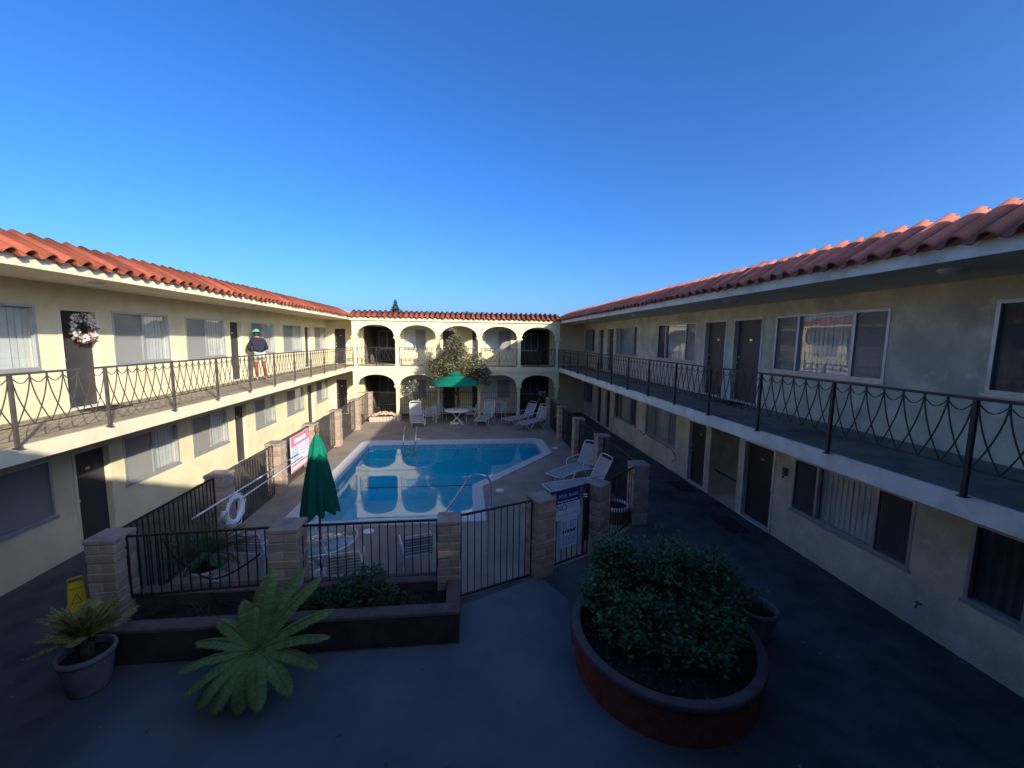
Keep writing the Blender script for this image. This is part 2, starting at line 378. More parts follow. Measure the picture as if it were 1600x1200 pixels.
for (x, y, a) in [(-2.05, 17.35, 0), (3.55, 15.6, 1), (.95, 11.2, 1), (-4.62, 12.9, 0), (-2.2, 8.95, 0)]:
    g = MB(); g.lathe([(.0, .012), (.11, .012), (.12, .004), (.12, -.02)], (x, y, .008), 16)
    g.lathe([(.02, .016), (.03, .016), (.03, .01)], (x, y, .008), 8)
    o = g.build('skimmer_lid', 'white', None)
    tag(o, {-2.05: 'small round white skimmer lid behind the far edge of the pool', 3.55: 'round white skimmer lid beside the right corner of the pool',
            .95: 'round white skimmer lid beside the slanted side of the pool', -4.62: 'round white skimmer lid on the sunlit deck left of the pool',
            -2.2: 'round white skimmer lid between the near pool edge and a strap chair'}[x], 'lid', 'skimmer lids around the pool')

# ------------------------------------------------------------------ buildings
PL = lambda u, d, z: (XL + d, u, z)
PR = lambda u, d, z: (XR - d, u, z)
PB = lambda u, d, z: (u, YB - d, z)

def wall_mesh(mb, P, u0, u1, z0, z1, ops, depth=.17):
    us = sorted(set([u0, u1] + [max(u0, min(u1, q)) for o in ops for q in o[:2]])); zs = sorted(set([z0, z1] + [q for o in ops for q in o[2:4]]))
    us2 = []
    for a, b in zip(us, us[1:]): us2.append(a)
    us2.append(us[-1])
    for a, b in zip(us2, us2[1:]):
        for c, d in zip(zs, zs[1:]):
            um, zm = (a + b) / 2, (c + d) / 2
            if any(o[0] < um < o[1] and o[2] < zm < o[3] for o in ops): continue
            mb.add([P(a, 0, c), P(b, 0, c), P(b, 0, d), P(a, 0, d)], [(0, 1, 2, 3)])
    for o in ops:
        a, b, c, d = o[:4]; D = o[4] if len(o) > 4 else depth
        mb.add([P(a, 0, c), P(b, 0, c), P(b, 0, d), P(a, 0, d), P(a, -D, c), P(b, -D, c), P(b, -D, d), P(a, -D, d)],
               [(0, 1, 5, 4), (1, 2, 6, 5), (2, 3, 7, 6), (3, 0, 4, 7)])

def window(wing, P, u0, u1, z0, z1, panels, frame='alu', seed=0):
    f = MB(); t = .045
    f.ubox(P, u0, u1, -.07, .012, z0, z0 + t); f.ubox(P, u0, u1, -.07, .012, z1 - t, z1)
    f.ubox(P, u0, u0 + t, -.07, .010, z0 + t, z1 - t); f.ubox(P, u1 - t, u1, -.07, .010, z0 + t, z1 - t)
    for (a, b, k) in panels[:-1]: f.ubox(P, b - .025, b + .025, -.065, .004, z0 + t, z1 - t)
    f.ubox(P, u0 - .03, u1 + .03, .0, .035, z0 - .045, z0 - .002)
    w = f.build('window', frame, wing)
    for (a, b, k) in panels:
        a2, b2, c2, d2 = a + .02, b - .02, z0 + .03, z1 - .03
        p = MB(); p.add([P(a2, -.045, c2), P(b2, -.045, c2), P(b2, -.045, d2), P(a2, -.045, d2)], [(0, 1, 2, 3)]); p.build('pane', 'glass', w)
        if k in ('screen', 'dscreen'):
            q = MB(); q.add([P(a2, -.03, c2), P(b2, -.03, c2), P(b2, -.03, d2), P(a2, -.03, d2)], [(0, 1, 2, 3)])
            q.build('insect_screen', 'screen' if k == 'screen' else 'screen_d', w)
        q = MB(); nn = max(3, int((b - a) / .1)); x = a; st = (b - a) / nn
        if k in ('blind', 'screen'):
            tilt = .007
            for i in range(nn):
                j = ru(-.003, .003)
                q.add([P(x - .004, -.115 + tilt + j, c2), P(x + st + .006, -.115 - tilt + j, c2), P(x + st + .006, -.115 - tilt + j, d2), P(x - .004, -.115 + tilt + j, d2)], [(0, 1, 2, 3)]); x += st
            q.build('vertical_blind', 'blind', w)
            q = MB(); q.add([P(u, -.165, z) for u, z in ((a, z0), (b, z0), (b, z1), (a, z1))], [(0, 1, 2, 3)]); q.build('curtain', 'greycurtain', w)
        else:
            nn *= 4; st = (b - a) / nn; vs = []
            for i in range(nn + 1):
                dd = -.12 + .025 * math.sin(i * 1.3 + seed) + .01 * math.sin(i * .37)
                vs += [P(a + i * st, dd, z0), P(a + i * st, dd, z1)]
            q.add(vs, [(2 * i, 2 * i + 2, 2 * i + 3, 2 * i + 1) for i in range(nn)], True)
            q.build('curtain', 'greycurtain' if k == 'grey' else 'curtain', w)
    return w

def door(wing, P, u0, u1, z0, z1, m, knob_at=0, frame='cream_trim'):
    f = MB(); t = .055
    f.ubox(P, u0 + t, u1 - t, -.155, -.11, z0 + .03, z1 - t)
    d = f.build('door', m, wing)
    f = MB()
    f.ubox(P, u0, u0 + t, -.16, .014, z0, z1); f.ubox(P, u1 - t, u1, -.16, .014, z0, z1); f.ubox(P, u0 + t, u1 - t, -.16, .013, z1 - t, z1)
    f.build('door_frame', frame, d)
    f = MB(); f.ubox(P, u0 + t, u1 - t, -.16, .03, z0, z0 + .028); f.build('threshold', 'grey_trim', d)
    ku = u0 + .13 if knob_at == 0 else u1 - .13
    f = MB(); c = P(ku, -.07, z0 + .98); f.ball(c, .032); f.tube([P(ku, -.11, z0 + .98), P(ku, -.07, z0 + .98)], .014); f.ball(P(ku, -.105, z0 + 1.14), .024); f.build('knob', 'brass', d)
    um = (u0 + u1) / 2
    f = MB(); f.ubox(P, um - .045, um + .045, -.11, -.103, z0 + 1.55, z0 + 1.6); f.build('number_plate', 'brass', d)
    return d

def tiles(mb, P, u0, u1, ed, ez, rd, rz, pitch=.27):
    n = int(round((u1 - u0) / pitch)); pitch = (u1 - u0) / n
    prof = []
    for i in range(9):
        q = i / 8; prof.append((-.31 + .62 * q, .078 * math.sin(math.pi * q) ** .62))
    for i in range(1, 5):
        q = i / 4; prof.append((.31 + .40 * q, -.03 * math.sin(math.pi * q)))
    L = math.hypot(rd - ed, rz - ez); nd, nz = -(rz - ez) / L, (rd - ed) / L
    if nz < 0: nd, nz = -nd, -nz
    sd, sz = (rd - ed) / L, (rz - ez) / L
    for i in range(n):
        uc = u0 + (i + .42) * pitch; a0 = ru(-.025, .02); a1 = L + ru(-.02, .02); h = ru(-.006, .008); tw = ru(-.012, .012)
        v = []; m = len(prof)
        for k, (s, extra) in enumerate(((a0, 0), (a0 + .02, .004), (a1, -.012))):
            for (x, hh) in prof:
                H = hh * (1 if k < 2 else .9) + h + extra
                v.append(P(uc + x * pitch * (1.04 if k < 2 else .96) + tw * s, ed + sd * s + nd * H, ez + sz * s + nz * H))
        for (s) in (a0, a1):
            for (x, hh) in prof:
                H = hh + h - .02
                v.append(P(uc + x * pitch * 1.0 + tw * s, ed + sd * s + nd * H, ez + sz * s + nz * H))
        f = []
        for j in range(m - 1):
            f += [(j, j + 1, m + j + 1, m + j), (m + j, m + j + 1, 2 * m + j + 1, 2 * m + j), (3 * m + j, 3 * m + j + 1, j + 1, j),
                  (3 * m + j, 4 * m + j, 4 * m + j + 1, 3 * m + j + 1), (2 * m + j, 2 * m + j + 1, 4 * m + j + 1, 4 * m + j)]
        mb.add(v, f, True)

def ceiling_light(wing, x, y, z):
    f = MB(); f.lathe([(.0, -.06), (.09, -.057), (.13, -.04), (.14, -.02)], (x, y, z), 18); o = f.build('ceiling_light', 'lampglass', wing)
    f = MB(); f.lathe([(.15, -.022), (.155, 0.0)], (x, y, z), 18, cap0=True); f.build('lamp_base', 'white', o)

# ---- left wing
k = .981
lw = thing('apartment_wing', (-9.5, 11, 0), 'two-storey cream stucco wing on the left, its upper walkway lit by the sun', 'building', 'wings of the apartment building')
UPW = [(4.1, 5.9, 'bb'), (6.5, 8.32, 'bb'), (9.92, 11.62, 'sb'), (12.26, 14.08, 'sb'), (15.70, 17.46, 'sb'), (18.27, 20.2, 'sb'), (21.85, 23.6, 'sb')]
UPD = [(8.72, 9.58, 1), (14.33, 15.1, 1), (20.53, 21.32, 1), (3.0, 3.85, 0)]
LOW = [(4.1, 5.9, 'ss'), (6.55, 8.29, 'sbs'), (9.9, 11.66, 'sb'), (12.23, 13.94, 'sb'), (15.66, 17.25, 'sb'), (18.31, 20.15, 'sb'), (21.81, 23.58, 'sb')]
LOD = [(8.70, 9.58, 0), (14.3, 15.1, 1), (20.57, 21.48, 1)]
ops = [(a * k, b * k, 3.68, 4.83) for a, b, _ in UPW] + [(a * k, b * k, Z2 + .01, 4.83) for a, b, _ in UPD] \
    + [(a * k, b * k, .94, 2.03) for a, b, _ in LOW] + [(a * k, b * k, .01, 2.03) for a, b, _ in LOD]
w = MB(); wall_mesh(w, PL, -3.5, YB + .3, -.05, 5.27, ops); w.box(-16, XL - .2, 25.2, 25.4, 0, 5.3); w.box(-16, -15.8, -3.5, 25, 0, 5.3); w.box(-15.8, XL - .2, -3.5, -3.3, 0, 5.3)
w.build('wall', 'stucco_w', lw)
KT = {'s': 'screen', 'b': 'blind', 'd': 'dark', 'g': 'grey', 'S': 'dscreen'}
def split(a, b, s, fr=None):
    m = len(s); e = [a + (b - a) * i / m for i in range(m + 1)] if fr is None else [a] + [a + (b - a) * q for q in fr] + [b]
    return [(e[i], e[i + 1], KT[s[i]]) for i in range(m)]
for i, (a, b, s) in enumerate(UPW): window(lw, PL, a * k, b * k, 3.68, 4.83, split(a * k, b * k, s), 'alu', i)
for i, (a, b, s) in enumerate(LOW): window(lw, PL, a * k, b * k, .94, 2.03, split(a * k, b * k, s, [.18, .28] if s == 'sbs' else None), 'alu', i)
for a, b, q in UPD: door(lw, PL, a * k, b * k, Z2 + .012, 4.83, 'door', q * 0)
for a, b, q in LOD: door(lw, PL, a * k, b * k, .012, 2.03, 'door', 0)
w = MB(); w.box(XL, EL - .04, -3.4, YB, 2.62, Z2 - .004); w.build('walkway_slab', 'floor_w', lw)
w = MB(); w.box(EL - .04, EL, -.1, YA - .02, 2.60, Z2 + .006); w.build('slab_edge', 'cream_trim', lw)
w = MB(); w.box(XL - .1, -6.14, -3.4, YB, 5.262, 5.34); w.build('soffit', 'soffit', lw)
w = MB(); w.box(-6.14, -6.10, -.1, YA + .1, 5.25, 5.415); w.build('fascia', 'cream_trim', lw)
w = MB(); tiles(w, lambda u, d, z: (d, u, z), -1.0, YA + .55, -6.0, 5.41, -6.75, 5.82); w.build('roof_tiles', 'tile', lw)
w = MB(); w.box(-16, -6.16, -3.4, 25, 5.345, 5.40); w.box(-16, -6.80, -3.4, 25, 5.41, 5.82); w.build('roof', 'roofdeck', lw)
for y in (3.2, 8.3, 13.6, 18.6): ceiling_light(lw, -6.75, y, 5.26)

# ---- right wing (and the wing behind the camera that throws the courtyard into shade)
rw = thing('apartment_wing', (9.5, 11, 0), 'two-storey mottled grey stucco wing on the right, wholly in shade', 'building', 'wings of the apartment building')
RU = [(21.43, 23.2, 'Sbb', [.3, .7]), (15.88, 18.2, 'Sbs', [.14, .85]), (11.6, 14.09, 'sbS', [.24, .77]), (5.96, 8.44, 'sbs', [.25, .75]), (2.2, 4.63, 'SgS', [.25, .75])]
RUD = [(19.92, 20.80, 0), (18.5, 19.42, 0), (10.15, 11.18, 1), (8.82, 9.89, 0), (.6, 1.6, 0)]
RL = [(21.43, 23.2, 'Sds', [.3, .7]), (15.6, 18.08, 'SbS', [.26, .78]), (12.45, 14.74, 'sbs', [.22, .70]), (5.25, 7.59, 'SbS', [.25, .75]), (2.1, 4.54, 'dgd', [.27, .75])]
RLD = [(19.92, 20.83, 0), (18.62, 19.43, 0), (10.70, 11.68, 1), (8.10, 9.15, 0)]
GAP = (9.33, 10.52, .005, 2.55, 1.3)
ops = [(a, b, 3.73, 4.95) for a, b, *_ in RU] + [(a, b, Z2 + .01, 4.96) for a, b, *_ in RUD] \
    + [(a, b, .84, 1.97) for a, b, *_ in RL] + [(a, b, .01, 1.98) for a, b, *_ in RLD] + [GAP]
w = MB(); wall_mesh(w, PR, -3.5, YB + .3, -.05, 5.27, ops); w.box(16.8, 17, -3.5, 25, 0, 5.3); w.box(XR + .2, 16.8, 25.2, 25.4, 0, 5.3); w.box(XR + .2, 16.8, -3.5, -3.3, 0, 5.3)
w.ubox(PR, GAP[0] - .1, GAP[1] + .1, -1.42, -1.31, 0, 2.6); w.ubox(PR, GAP[1] + .002, GAP[1] + .9, -1.3, -1.2, 0, 2.6)
w.build('wall', 'stucco_e', rw)
for i, (a, b, s, fr) in enumerate(RU): window(rw, PR, a, b, 3.73, 4.95, split(a, b, s, fr), 'alu', i)
for i, (a, b, s, fr) in enumerate(RL): window(rw, PR, a, b, .84, 1.97, split(a, b, s, fr), 'alu' if i != 4 else 'alu', i)
for a, b, q in RUD: door(rw, PR, a, b, Z2 + .012, 4.96, 'door_e', 1 - q * 0, 'grey_trim')
for a, b, q in RLD: door(rw, PR, a, b, .012, 1.98, 'door', q, 'grey_trim')
w = MB(); w.box(ER + .04, XR, -.1, YB, 2.62, Z2 - .004); w.box(-7.6, XR, -3.4, -.13, 2.62, Z2 - .004); w.build('walkway_slab', 'floor_e', rw)
w = MB(); w.box(ER, ER + .04, -.1, YA - .02, 2.60, Z2 + .006); w.build('slab_edge', 'grey_trim', rw)
w = MB(); w.box(ER + .05, XR + .1, -.2, YB, 5.255, 5.33); w.box(-7.5, XR, -3.3, -.25, 5.256, 5.331); w.build('soffit', 'soffit', rw)
w = MB(); w.box(ER, ER + .045, -.1, YA + .1, 5.235, 5.385); w.box(-6, ER, -.22, -.18, 5.25, 5.4); w.build('fascia', 'grey_trim', rw)
w = MB(); tiles(w, lambda u, d, z: (d, u, z), -1.0, YA + .55, 4.93, 5.385, 5.60, 5.83)
tiles(w, lambda u, d, z: (u, -d, z), -6.7, 5.7, .1, 5.385, .95, 5.87); w.build('roof_tiles', 'tile_e', rw)
w = MB(); w.box(5.1, 17, -3.4, 25, 5.345, 5.385); w.box(5.66, 17, -3.4, 25, 5.39, 5.80); w.box(-6.8, 5.7, -9, -1.0, 5.39, 5.85); w.build('roof', 'roofdeck', rw)
w = MB(); w.box(-15, 15, -3.5, -3.3, 0, 5.25); w.build('rear_wall', 'stucco_e', rw)
for y in (4.3, 8.4, 13.4, 18.3): ceiling_light(rw, 5.75, y, 5.255)
w = MB(); w.tube([(7.04, 10.455, .74), (7.85, 10.455, .29)], .02); w.tube([(7.2, 10.455, .65), (7.2, 10.49, .60), (7.2, 10.515, .60)], .012); w.build('handrail', 'iron', rw)
w = MB(); w.ubox(PR, 7.74, 7.82, 0, .07, 1.50, 1.66); w.tube([PR(7.78, .05, 1.50), PR(7.78, .09, 1.44)], .02); w.build('wall_lamp', 'bronze', rw)
w = MB(); w.tube([PR(5.02, 0, .42), PR(5.02, .07, .42), PR(5.02, .1, .36)], .014); w.ball(PR(5.02, .08, .46), .03, sz=.4); w.build('tap', 'bronze', rw)
w = MB(); w.tube([PR(15.3, .02, .80)] + [PR(15.0 - .6 * i / 6, .025, .76 - .05 * math.sin(i)) for i in range(7)] + [PR(12.6, .02, .72), PR(12.3, .03, .5), PR(12.5, .03, .35)], .012); w.build('wall_cable', 'cable', rw)

# ---- far arcade wing
aw = thing('arcade_wing', (-.44, YA, 0), 'far cream wing with two storeys of arches joining the left and right wings', 'building', 'wings of the apartment building')
CX = [-5.83, -3.67, -1.51, .66, 2.82, 4.95]
w = MB(); DA = .24
def arch_band(mb, zs, rise, zt):
    st = 20
    for a, b in zip(CX, CX[1:]):
        l, r = a + .10, b - .10; c = (l + r) / 2; h = (r - l) / 2
        xs = [a] + [l + (r - l) * i / st for i in range(st + 1)] + [b]
        zz = [zs] + [zs + rise * max(0, 1 - abs((x - c) / h) ** 2.15) ** .5 for x in xs[1:-1]] + [zs]
        for i in range(len(xs) - 1):
            for y in (YA, YA + DA):
                mb.add([(xs[i], y, zz[i]), (xs[i + 1], y, zz[i + 1]), (xs[i + 1], y, zt), (xs[i], y, zt)], [(0, 1, 2, 3)])
            mb.add([(xs[i], YA, zz[i]), (xs[i + 1], YA, zz[i + 1]), (xs[i + 1], YA + DA, zz[i + 1]), (xs[i], YA + DA, zz[i])], [(0, 1, 2, 3)])
    for x0, x1 in ((CX[0] - .1, CX[0]), (CX[-1], CX[-1] + .1)): mb.box(x0, x1, YA, YA + DA, zs, zt)
arch_band(w, 4.37, .64, 5.24); w.build('arch_wall', 'stucco_n', aw); w = MB(); arch_band(w, 1.80, .60, 2.56); w.build('arch_wall', 'stucco_n', aw); w = MB()
BW = [(-3.5, -2.3, 'bs'), (1.0, 2.55, 'bs')]
BD = [(-1.42, -.62), (.25, .75), (-7.35, -6.65)]
ops = [(a, b, 3.7, 4.84) for a, b, _ in BW] + [(a, b, Z2 + .01, 4.84) for a, b in BD] + [(a, b, .9, 2.02) for a, b, _ in BW] + [(a, b, .01, 2.02) for a, b in BD] + [(-5.75, -3.8, Z2 + .005, 4.98, .2), (-5.75, -3.8, .005, 2.4, .2), (2.98, 4.85, Z2 + .005, 4.98, .2), (2.98, 4.85, .005, 2.4, .2)]
wall_mesh(w, PB, XL, XR, -.05, 5.27, ops)
w.build('wall', 'stucco_n', aw)
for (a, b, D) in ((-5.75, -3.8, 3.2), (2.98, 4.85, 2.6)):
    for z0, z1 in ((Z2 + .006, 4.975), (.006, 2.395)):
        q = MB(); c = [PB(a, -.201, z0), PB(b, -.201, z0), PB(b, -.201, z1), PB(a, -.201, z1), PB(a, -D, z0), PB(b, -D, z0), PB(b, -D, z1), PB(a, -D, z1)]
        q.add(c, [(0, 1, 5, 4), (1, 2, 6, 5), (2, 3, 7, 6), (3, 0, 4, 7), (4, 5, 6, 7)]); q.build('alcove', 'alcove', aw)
for z in (Z2, 0):
    window(aw, lambda u, d, q: (u, YB + 3.2 - d, q), -5.6, -4.0, z + .8, z + 1.95, split(-5.6, -4.0, 'bSb'), 'alu', 3)
    window(aw, lambda u, d, q: (u, YB + 2.6 - d, q), 3.2, 4.6, z + .8, z + 1.95, split(3.2, 4.6, 'SbS'), 'alu', 3)
for i, (a, b, s) in enumerate(BW):
    window(aw, PB, a, b, 3.7, 4.84, split(a, b, s), 'alu', i); window(aw, PB, a, b, .9, 2.02, split(a, b, s), 'alu', i)
for a, b in BD:
    door(aw, PB, a, b, Z2 + .012, 4.84, 'door', 0); door(aw, PB, a, b, .012, 2.02, 'door', 0)
for x in CX:
    for zb, zs in ((Z2, 4.37), (0, 1.80)):
        c = MB(); c.bbox(x - .09, x + .09, YA + .02, YA + .21, zb, zs - .12, .02); o = c.build('column', 'stucco_n', aw)
        c = MB(); c.bbox(x - .17, x + .17, YA - .06, YA + .29, zs - .075, zs + .02, .02); c.bbox(x - .13, x + .13, YA - .02, YA + .25, zs - .13, zs - .075, .01); c.build('capital', 'stucco_n', o)
        c = MB(); c.bbox(x - .12, x + .12, YA - .01, YA + .24, zb, zb + .1, .015); c.build('column_base', 'stucco_n', o)
w = MB(); w.box(EL, ER, YA + .02, YB, 2.60, Z2 - .002); w.build('walkway_slab', 'floor_w', aw)
w = MB(); w.box(EL, ER, YA - .05, YA + .018, 2.58, Z2 + .008); w.box(EL, ER, YA - .03, YA - .001, 2.535, 2.575); w.build('slab_edge', 'stucco_n', aw)
w = MB(); w.box(EL - .1, ER + .04, YA - .10, YA - .06, 5.215, 5.37); w.box(EL - .1, ER + .04, YA - .06, YA - .001, 5.21, 5.245); w.build('fascia', 'stucco_n', aw)
w = MB(); w.box(EL - .1, ER + .04, YA - .058, YB, 5.256, 5.345); w.build('soffit', 'soffit', aw)
w = MB(); tiles(w, lambda u, d, z: (u, d, z), EL - .12, ER - .02, YA - .2, 5.375, YA + .62, 5.745); w.build('roof_tiles', 'tile', aw)
w = MB(); w.box(-7, 6, YA + .0, 25.4, 5.35, 5.40); w.box(-7, 6, YA + .66, 25.4, 5.41, 5.70); w.build('roof', 'roofdeck', aw)
# ------------------------------------------------------------------ balcony railings
def scroll(mb, F, a, b, zb, zt, r):
    n = max(2, int(round((b - a) / .215))); st = (b - a) / n
    for i in range(n):
        x0, x1 = a + i * st, a + (i + 1) * st
        for (p, q) in ((x0, x1), (x1, x0)):
            pts = []
            for j in range(9):
                t = j / 8
                sx = (t ** 1.9) * .78 + t * .22
                pts.append(F(p + (q - p) * sx, zt - .02 + (zb - zt + .02) * t))
            mb.tube(pts, r, 4, cap=False)
        pts = [F(x0 + st * j / 6, zt - .045 - .085 * math.sin(math.pi * j / 6)) for j in range(7)]
        mb.tube(pts, r * .9, 4, cap=False)
        if i: mb.tube([F(x0, zt), F(x0, zt - .12)], r * 1.5, 4)
def railing(F, posts, m, label, loc, zb=3.13, zt=3.82, zf=Z2, group='balcony railings', endposts=True, r=.0075):
    t = thing('balcony_railing', loc, label, 'railing', group)
    w = MB(); w.tube([F(posts[0], zt), F(posts[-1], zt)], .021, 4); w.build('top_rail', m, t)
    w = MB(); w.tube([F(posts[0], zb), F(posts[-1], zb)], .011, 4); w.build('bottom_rail', m, t)
    for p in posts:
        w = MB(); w.tube([F(p, zf - .001), F(p, zt)], .027, 4); w.tube([F(p, zf + .003), F(p, zf + .012)], .055, 4); w.build('post', m, t)
    for a, b in zip(posts, posts[1:]):
        w = MB(); scroll(w, F, a + .02, b - .02, zb, zt, r); w.build('scrollwork', m, t)
    return t
pl = [.2, 1.6, 3.0, 4.42, 5.85, 7.24, 8.74, 10.18, 11.62, 13.05, 14.5, 15.95, 17.4, 18.85, 20.3, 21.7]
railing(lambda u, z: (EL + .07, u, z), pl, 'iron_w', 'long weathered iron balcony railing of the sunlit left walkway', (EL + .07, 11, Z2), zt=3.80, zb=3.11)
pr = [.5, 1.97, 3.40, 4.96, 6.34, 7.78, 9.16, 10.6, 12.05, 13.5, 14.95, 16.4, 17.8, 19.2, 20.5, 21.7]
railing(lambda u, z: (ER - .06, u, z), pr, 'iron', 'long black wrought iron balcony railing of the shaded right walkway', (ER - .06, 11, Z2), zt=3.835)
for i, (a, b) in enumerate(zip(CX, CX[1:])):
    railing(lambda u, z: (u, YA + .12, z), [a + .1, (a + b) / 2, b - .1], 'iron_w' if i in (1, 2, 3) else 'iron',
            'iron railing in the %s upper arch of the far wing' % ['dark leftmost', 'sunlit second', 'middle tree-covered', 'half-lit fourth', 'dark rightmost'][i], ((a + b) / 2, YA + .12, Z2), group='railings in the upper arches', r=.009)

# ------------------------------------------------------------------ pool fence
def pillar(x, y, label, rz=0, h=1.47, w=.385):
    t = thing('block_pillar', (0, 0, 0), label, 'pillar', 'block pillars of the pool fence')
    m = MB(); n = 10; ch = (h - .075) / n
    for i in range(n):
        j = ru(-.008, .008); q = w / 2 + j; ox, oy = ru(-.004, .004), ru(-.004, .004)
        if i % 2: m.bbox(-q + ox, -.005 + ox, -q + oy, q + oy, i * ch + .004, (i + 1) * ch - .004, .014); m.bbox(.005 + ox, q + ox, -q + oy, q + oy, i * ch + .004, (i + 1) * ch - .004, .014)
        else: m.bbox(-q + ox, q + ox, -q + oy, q + oy, i * ch + .004, (i + 1) * ch - .004, .014)
    m.box(-w / 2 + .012, w / 2 - .012, -w / 2 + .012, w / 2 - .012, -.02, h - .08)
    m.build('shaft', 'block', t)
    m = MB(); m.bbox(-w / 2 - .012, w / 2 + .012, -w / 2 - .012, w / 2 + .012, h - .072, h, .012); m.build('cap', 'block_cap', t)
    t.location = (x, y, 0); t.rotation_euler = (0, 0, R(rz)); return t
LPX = -5.18; LP = [6.15, 8.85, 11.38, 13.85, 16.45, 19.35, 21.85]
pillar(-5.12, LP[0], 'near left corner block pillar of the pool fence, behind the yellow wet-floor sign')
for y, s in zip(LP[1:], ['half-shaded block pillar behind the life ring, second on the left side', 'sunlit block pillar just left of the pink sign on the left fence',
     'sunlit block pillar right of the pink sign, behind the closed umbrella top', 'sunlit block pillar on the left side with three lit panels to its near side, fifth from the front',
     'sunlit block pillar second from the far end of the left fence', 'farthest sunlit block pillar of the left fence, beside the dry soil bed']):
    pillar(LPX, y, s)
RPX = 4.14; RP = [8.95, 11.8, 14.45, 17.05, 19.65, 22.1]
for y, s in zip(RP, ['near shaded block pillar of the right fence, beside the half-barrel planter', 'shaded block pillar behind the two chaise longues on the right',
     'shaded block pillar just beyond the chaise longues, third of the right fence', 'shaded block pillar level with the right pool corner, fourth of the right fence',
     'shaded block pillar beside the far row of chaise longues, fifth of the right fence', 'farthest shaded block pillar of the right fence under the arches']):
    pillar(RPX - (.06 if y < 10 else 0), y, s)
pillar(-2.75, 6.3, 'front block pillar left of the closed green umbrella, above the raised planter', w=.42)
pillar(-.28, 6.35, 'front block pillar at the right end of the raised planter', w=.36)
pillar(1.36, 7.02, 'turned block pillar between the tall picket panel and the signed gate', rz=24, h=1.5)
pillar(2.64, 7.66, 'turned block pillar right of the signed gate, behind the rose bushes', rz=40, h=1.5)

def fence(p, q, z0, z1, label, m='iron', mid=None, sp=.115, gap=.2, name='fence_panel', cat='fence', group='picket panels of the pool fence'):
    p = Vector((*p, 0)); q = Vector((*q, 0)); d = (q - p).normalized(); p = p + d * gap; q = q - d * gap; L = (q - p).length
    t = thing(name, (p + q) / 2, label, cat, group)
    for z in ([z0, z1] + ([mid] if mid else [])):
        w = MB(); w.tube([p + Vector((0, 0, z)), q + Vector((0, 0, z))], .022 if z != mid else .014, 4); w.build('rail', m, t)
    w = MB(); n = int(L / sp)
    for i in range(n + 1):
        a = p + d * (L * i / n); w.tube([a + Vector((0, 0, z0)), a + Vector((0, 0, z1))], .0105 if 0 < i < n else .018, 4)
    w.build('picket_infill', m, t); return t
LN = ['nearest left-side', 'second left-side', None, 'fourth left-side', 'fifth left-side', 'farthest left-side']
fence((LPX, LP[0]), (LPX, LP[1]), .1, 1.42, 'black picket panel on the left side behind the potted cycad')
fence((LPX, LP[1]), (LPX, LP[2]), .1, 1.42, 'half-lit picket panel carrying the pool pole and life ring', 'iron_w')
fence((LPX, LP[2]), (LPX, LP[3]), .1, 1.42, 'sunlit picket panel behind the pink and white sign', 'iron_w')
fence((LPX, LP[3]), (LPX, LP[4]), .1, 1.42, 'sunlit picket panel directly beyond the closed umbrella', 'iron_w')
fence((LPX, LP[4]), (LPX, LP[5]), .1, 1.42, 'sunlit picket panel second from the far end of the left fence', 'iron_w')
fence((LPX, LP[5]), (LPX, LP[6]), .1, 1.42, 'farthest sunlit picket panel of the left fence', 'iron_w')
fence((-5.12, 6.15), (-2.75, 6.3), .5, 1.42, 'front black picket panel in front of the white cycad pot', sp=.125, gap=.2)
fence((-2.75, 6.3), (-.28, 6.35), .48, 1.42, 'front black picket panel in front of the near glass table', sp=.125, gap=.2)
fence((-.28, 6.35), (1.36, 7.02), .03, 1.45, 'tall black picket panel reaching the ground beside the gate', sp=.115, gap=.2)
gt = fence((1.36, 7.02), (2.64, 7.66), .06, 1.5, 'black picket gate carrying the navy pool rules sign', sp=.12, gap=.24, name='gate', cat='gate', group='gates')
gd = Vector((1.28, .64, 0)).normalized(); gn = Vector((gd.y, -gd.x, 0)); gc = Vector((2.0, 7.34, 0))
w = MB(); c = gc + gd * .36; w.tube([c + Vector((0, 0, .06)), c + Vector((0, 0, 1.5))], .03, 4); w.build('gate_post', 'iron_w', gt)
w = MB(); c = gc + gd * .40 + gn * .03
for dz in (1.28, 1.33): w.tube([c + gd * -.08 + Vector((0, 0, dz)), c + gd * .06 + gn * .03 + Vector((0, 0, dz - .02))], .018, 6)
w.build('latch', 'chrome', gt)
w = MB(); c = gc + gd * .44
w.pts8([tuple(c + gd * a + gn * b + Vector((0, 0, z))) for z in (.35, 1.46) for a, b in ((-.04, -.03), (.04, -.03), (.04, .03), (-.04, .03))]); w.build('latch_guard', 'iron', gt)
fence((2.64, 7.66), (4.08, 8.95), .1, 1.42, 'black picket panel in front of the half-barrel planter', gap=.24)
for i, s in enumerate(['nearest shaded picket panel of the right side, behind the half-barrel planter', 'shaded picket panel beside the near chaise longues', 'shaded picket panel between the third and fourth right pillars',
                       'shaded picket panel level with the right pool corner', 'farthest shaded picket panel of the right fence']):
    fence((RPX, RP[i]), (RPX, RP[i + 1]), .1, 1.42, s)
fence((CX[0], YA + .12), (CX[1], YA + .12), .08, 1.45, 'dark picket screen in the leftmost lower arch behind the dry soil bed', mid=.78, gap=.1, group='picket screens in the lower arches')
fence((CX[2], YA + .12), (CX[3], YA + .12), .08, 1.45, 'dark picket screen in the lower arch behind the open umbrella', mid=.78, gap=.1, group='picket screens in the lower arches')
fence((CX[3], YA + .12), (CX[4], YA + .12), .08, 1.45, 'picket screen in the fourth lower arch, in front of a pale window', 'iron_w', mid=.78, gap=.1, group='picket screens in the lower arches')
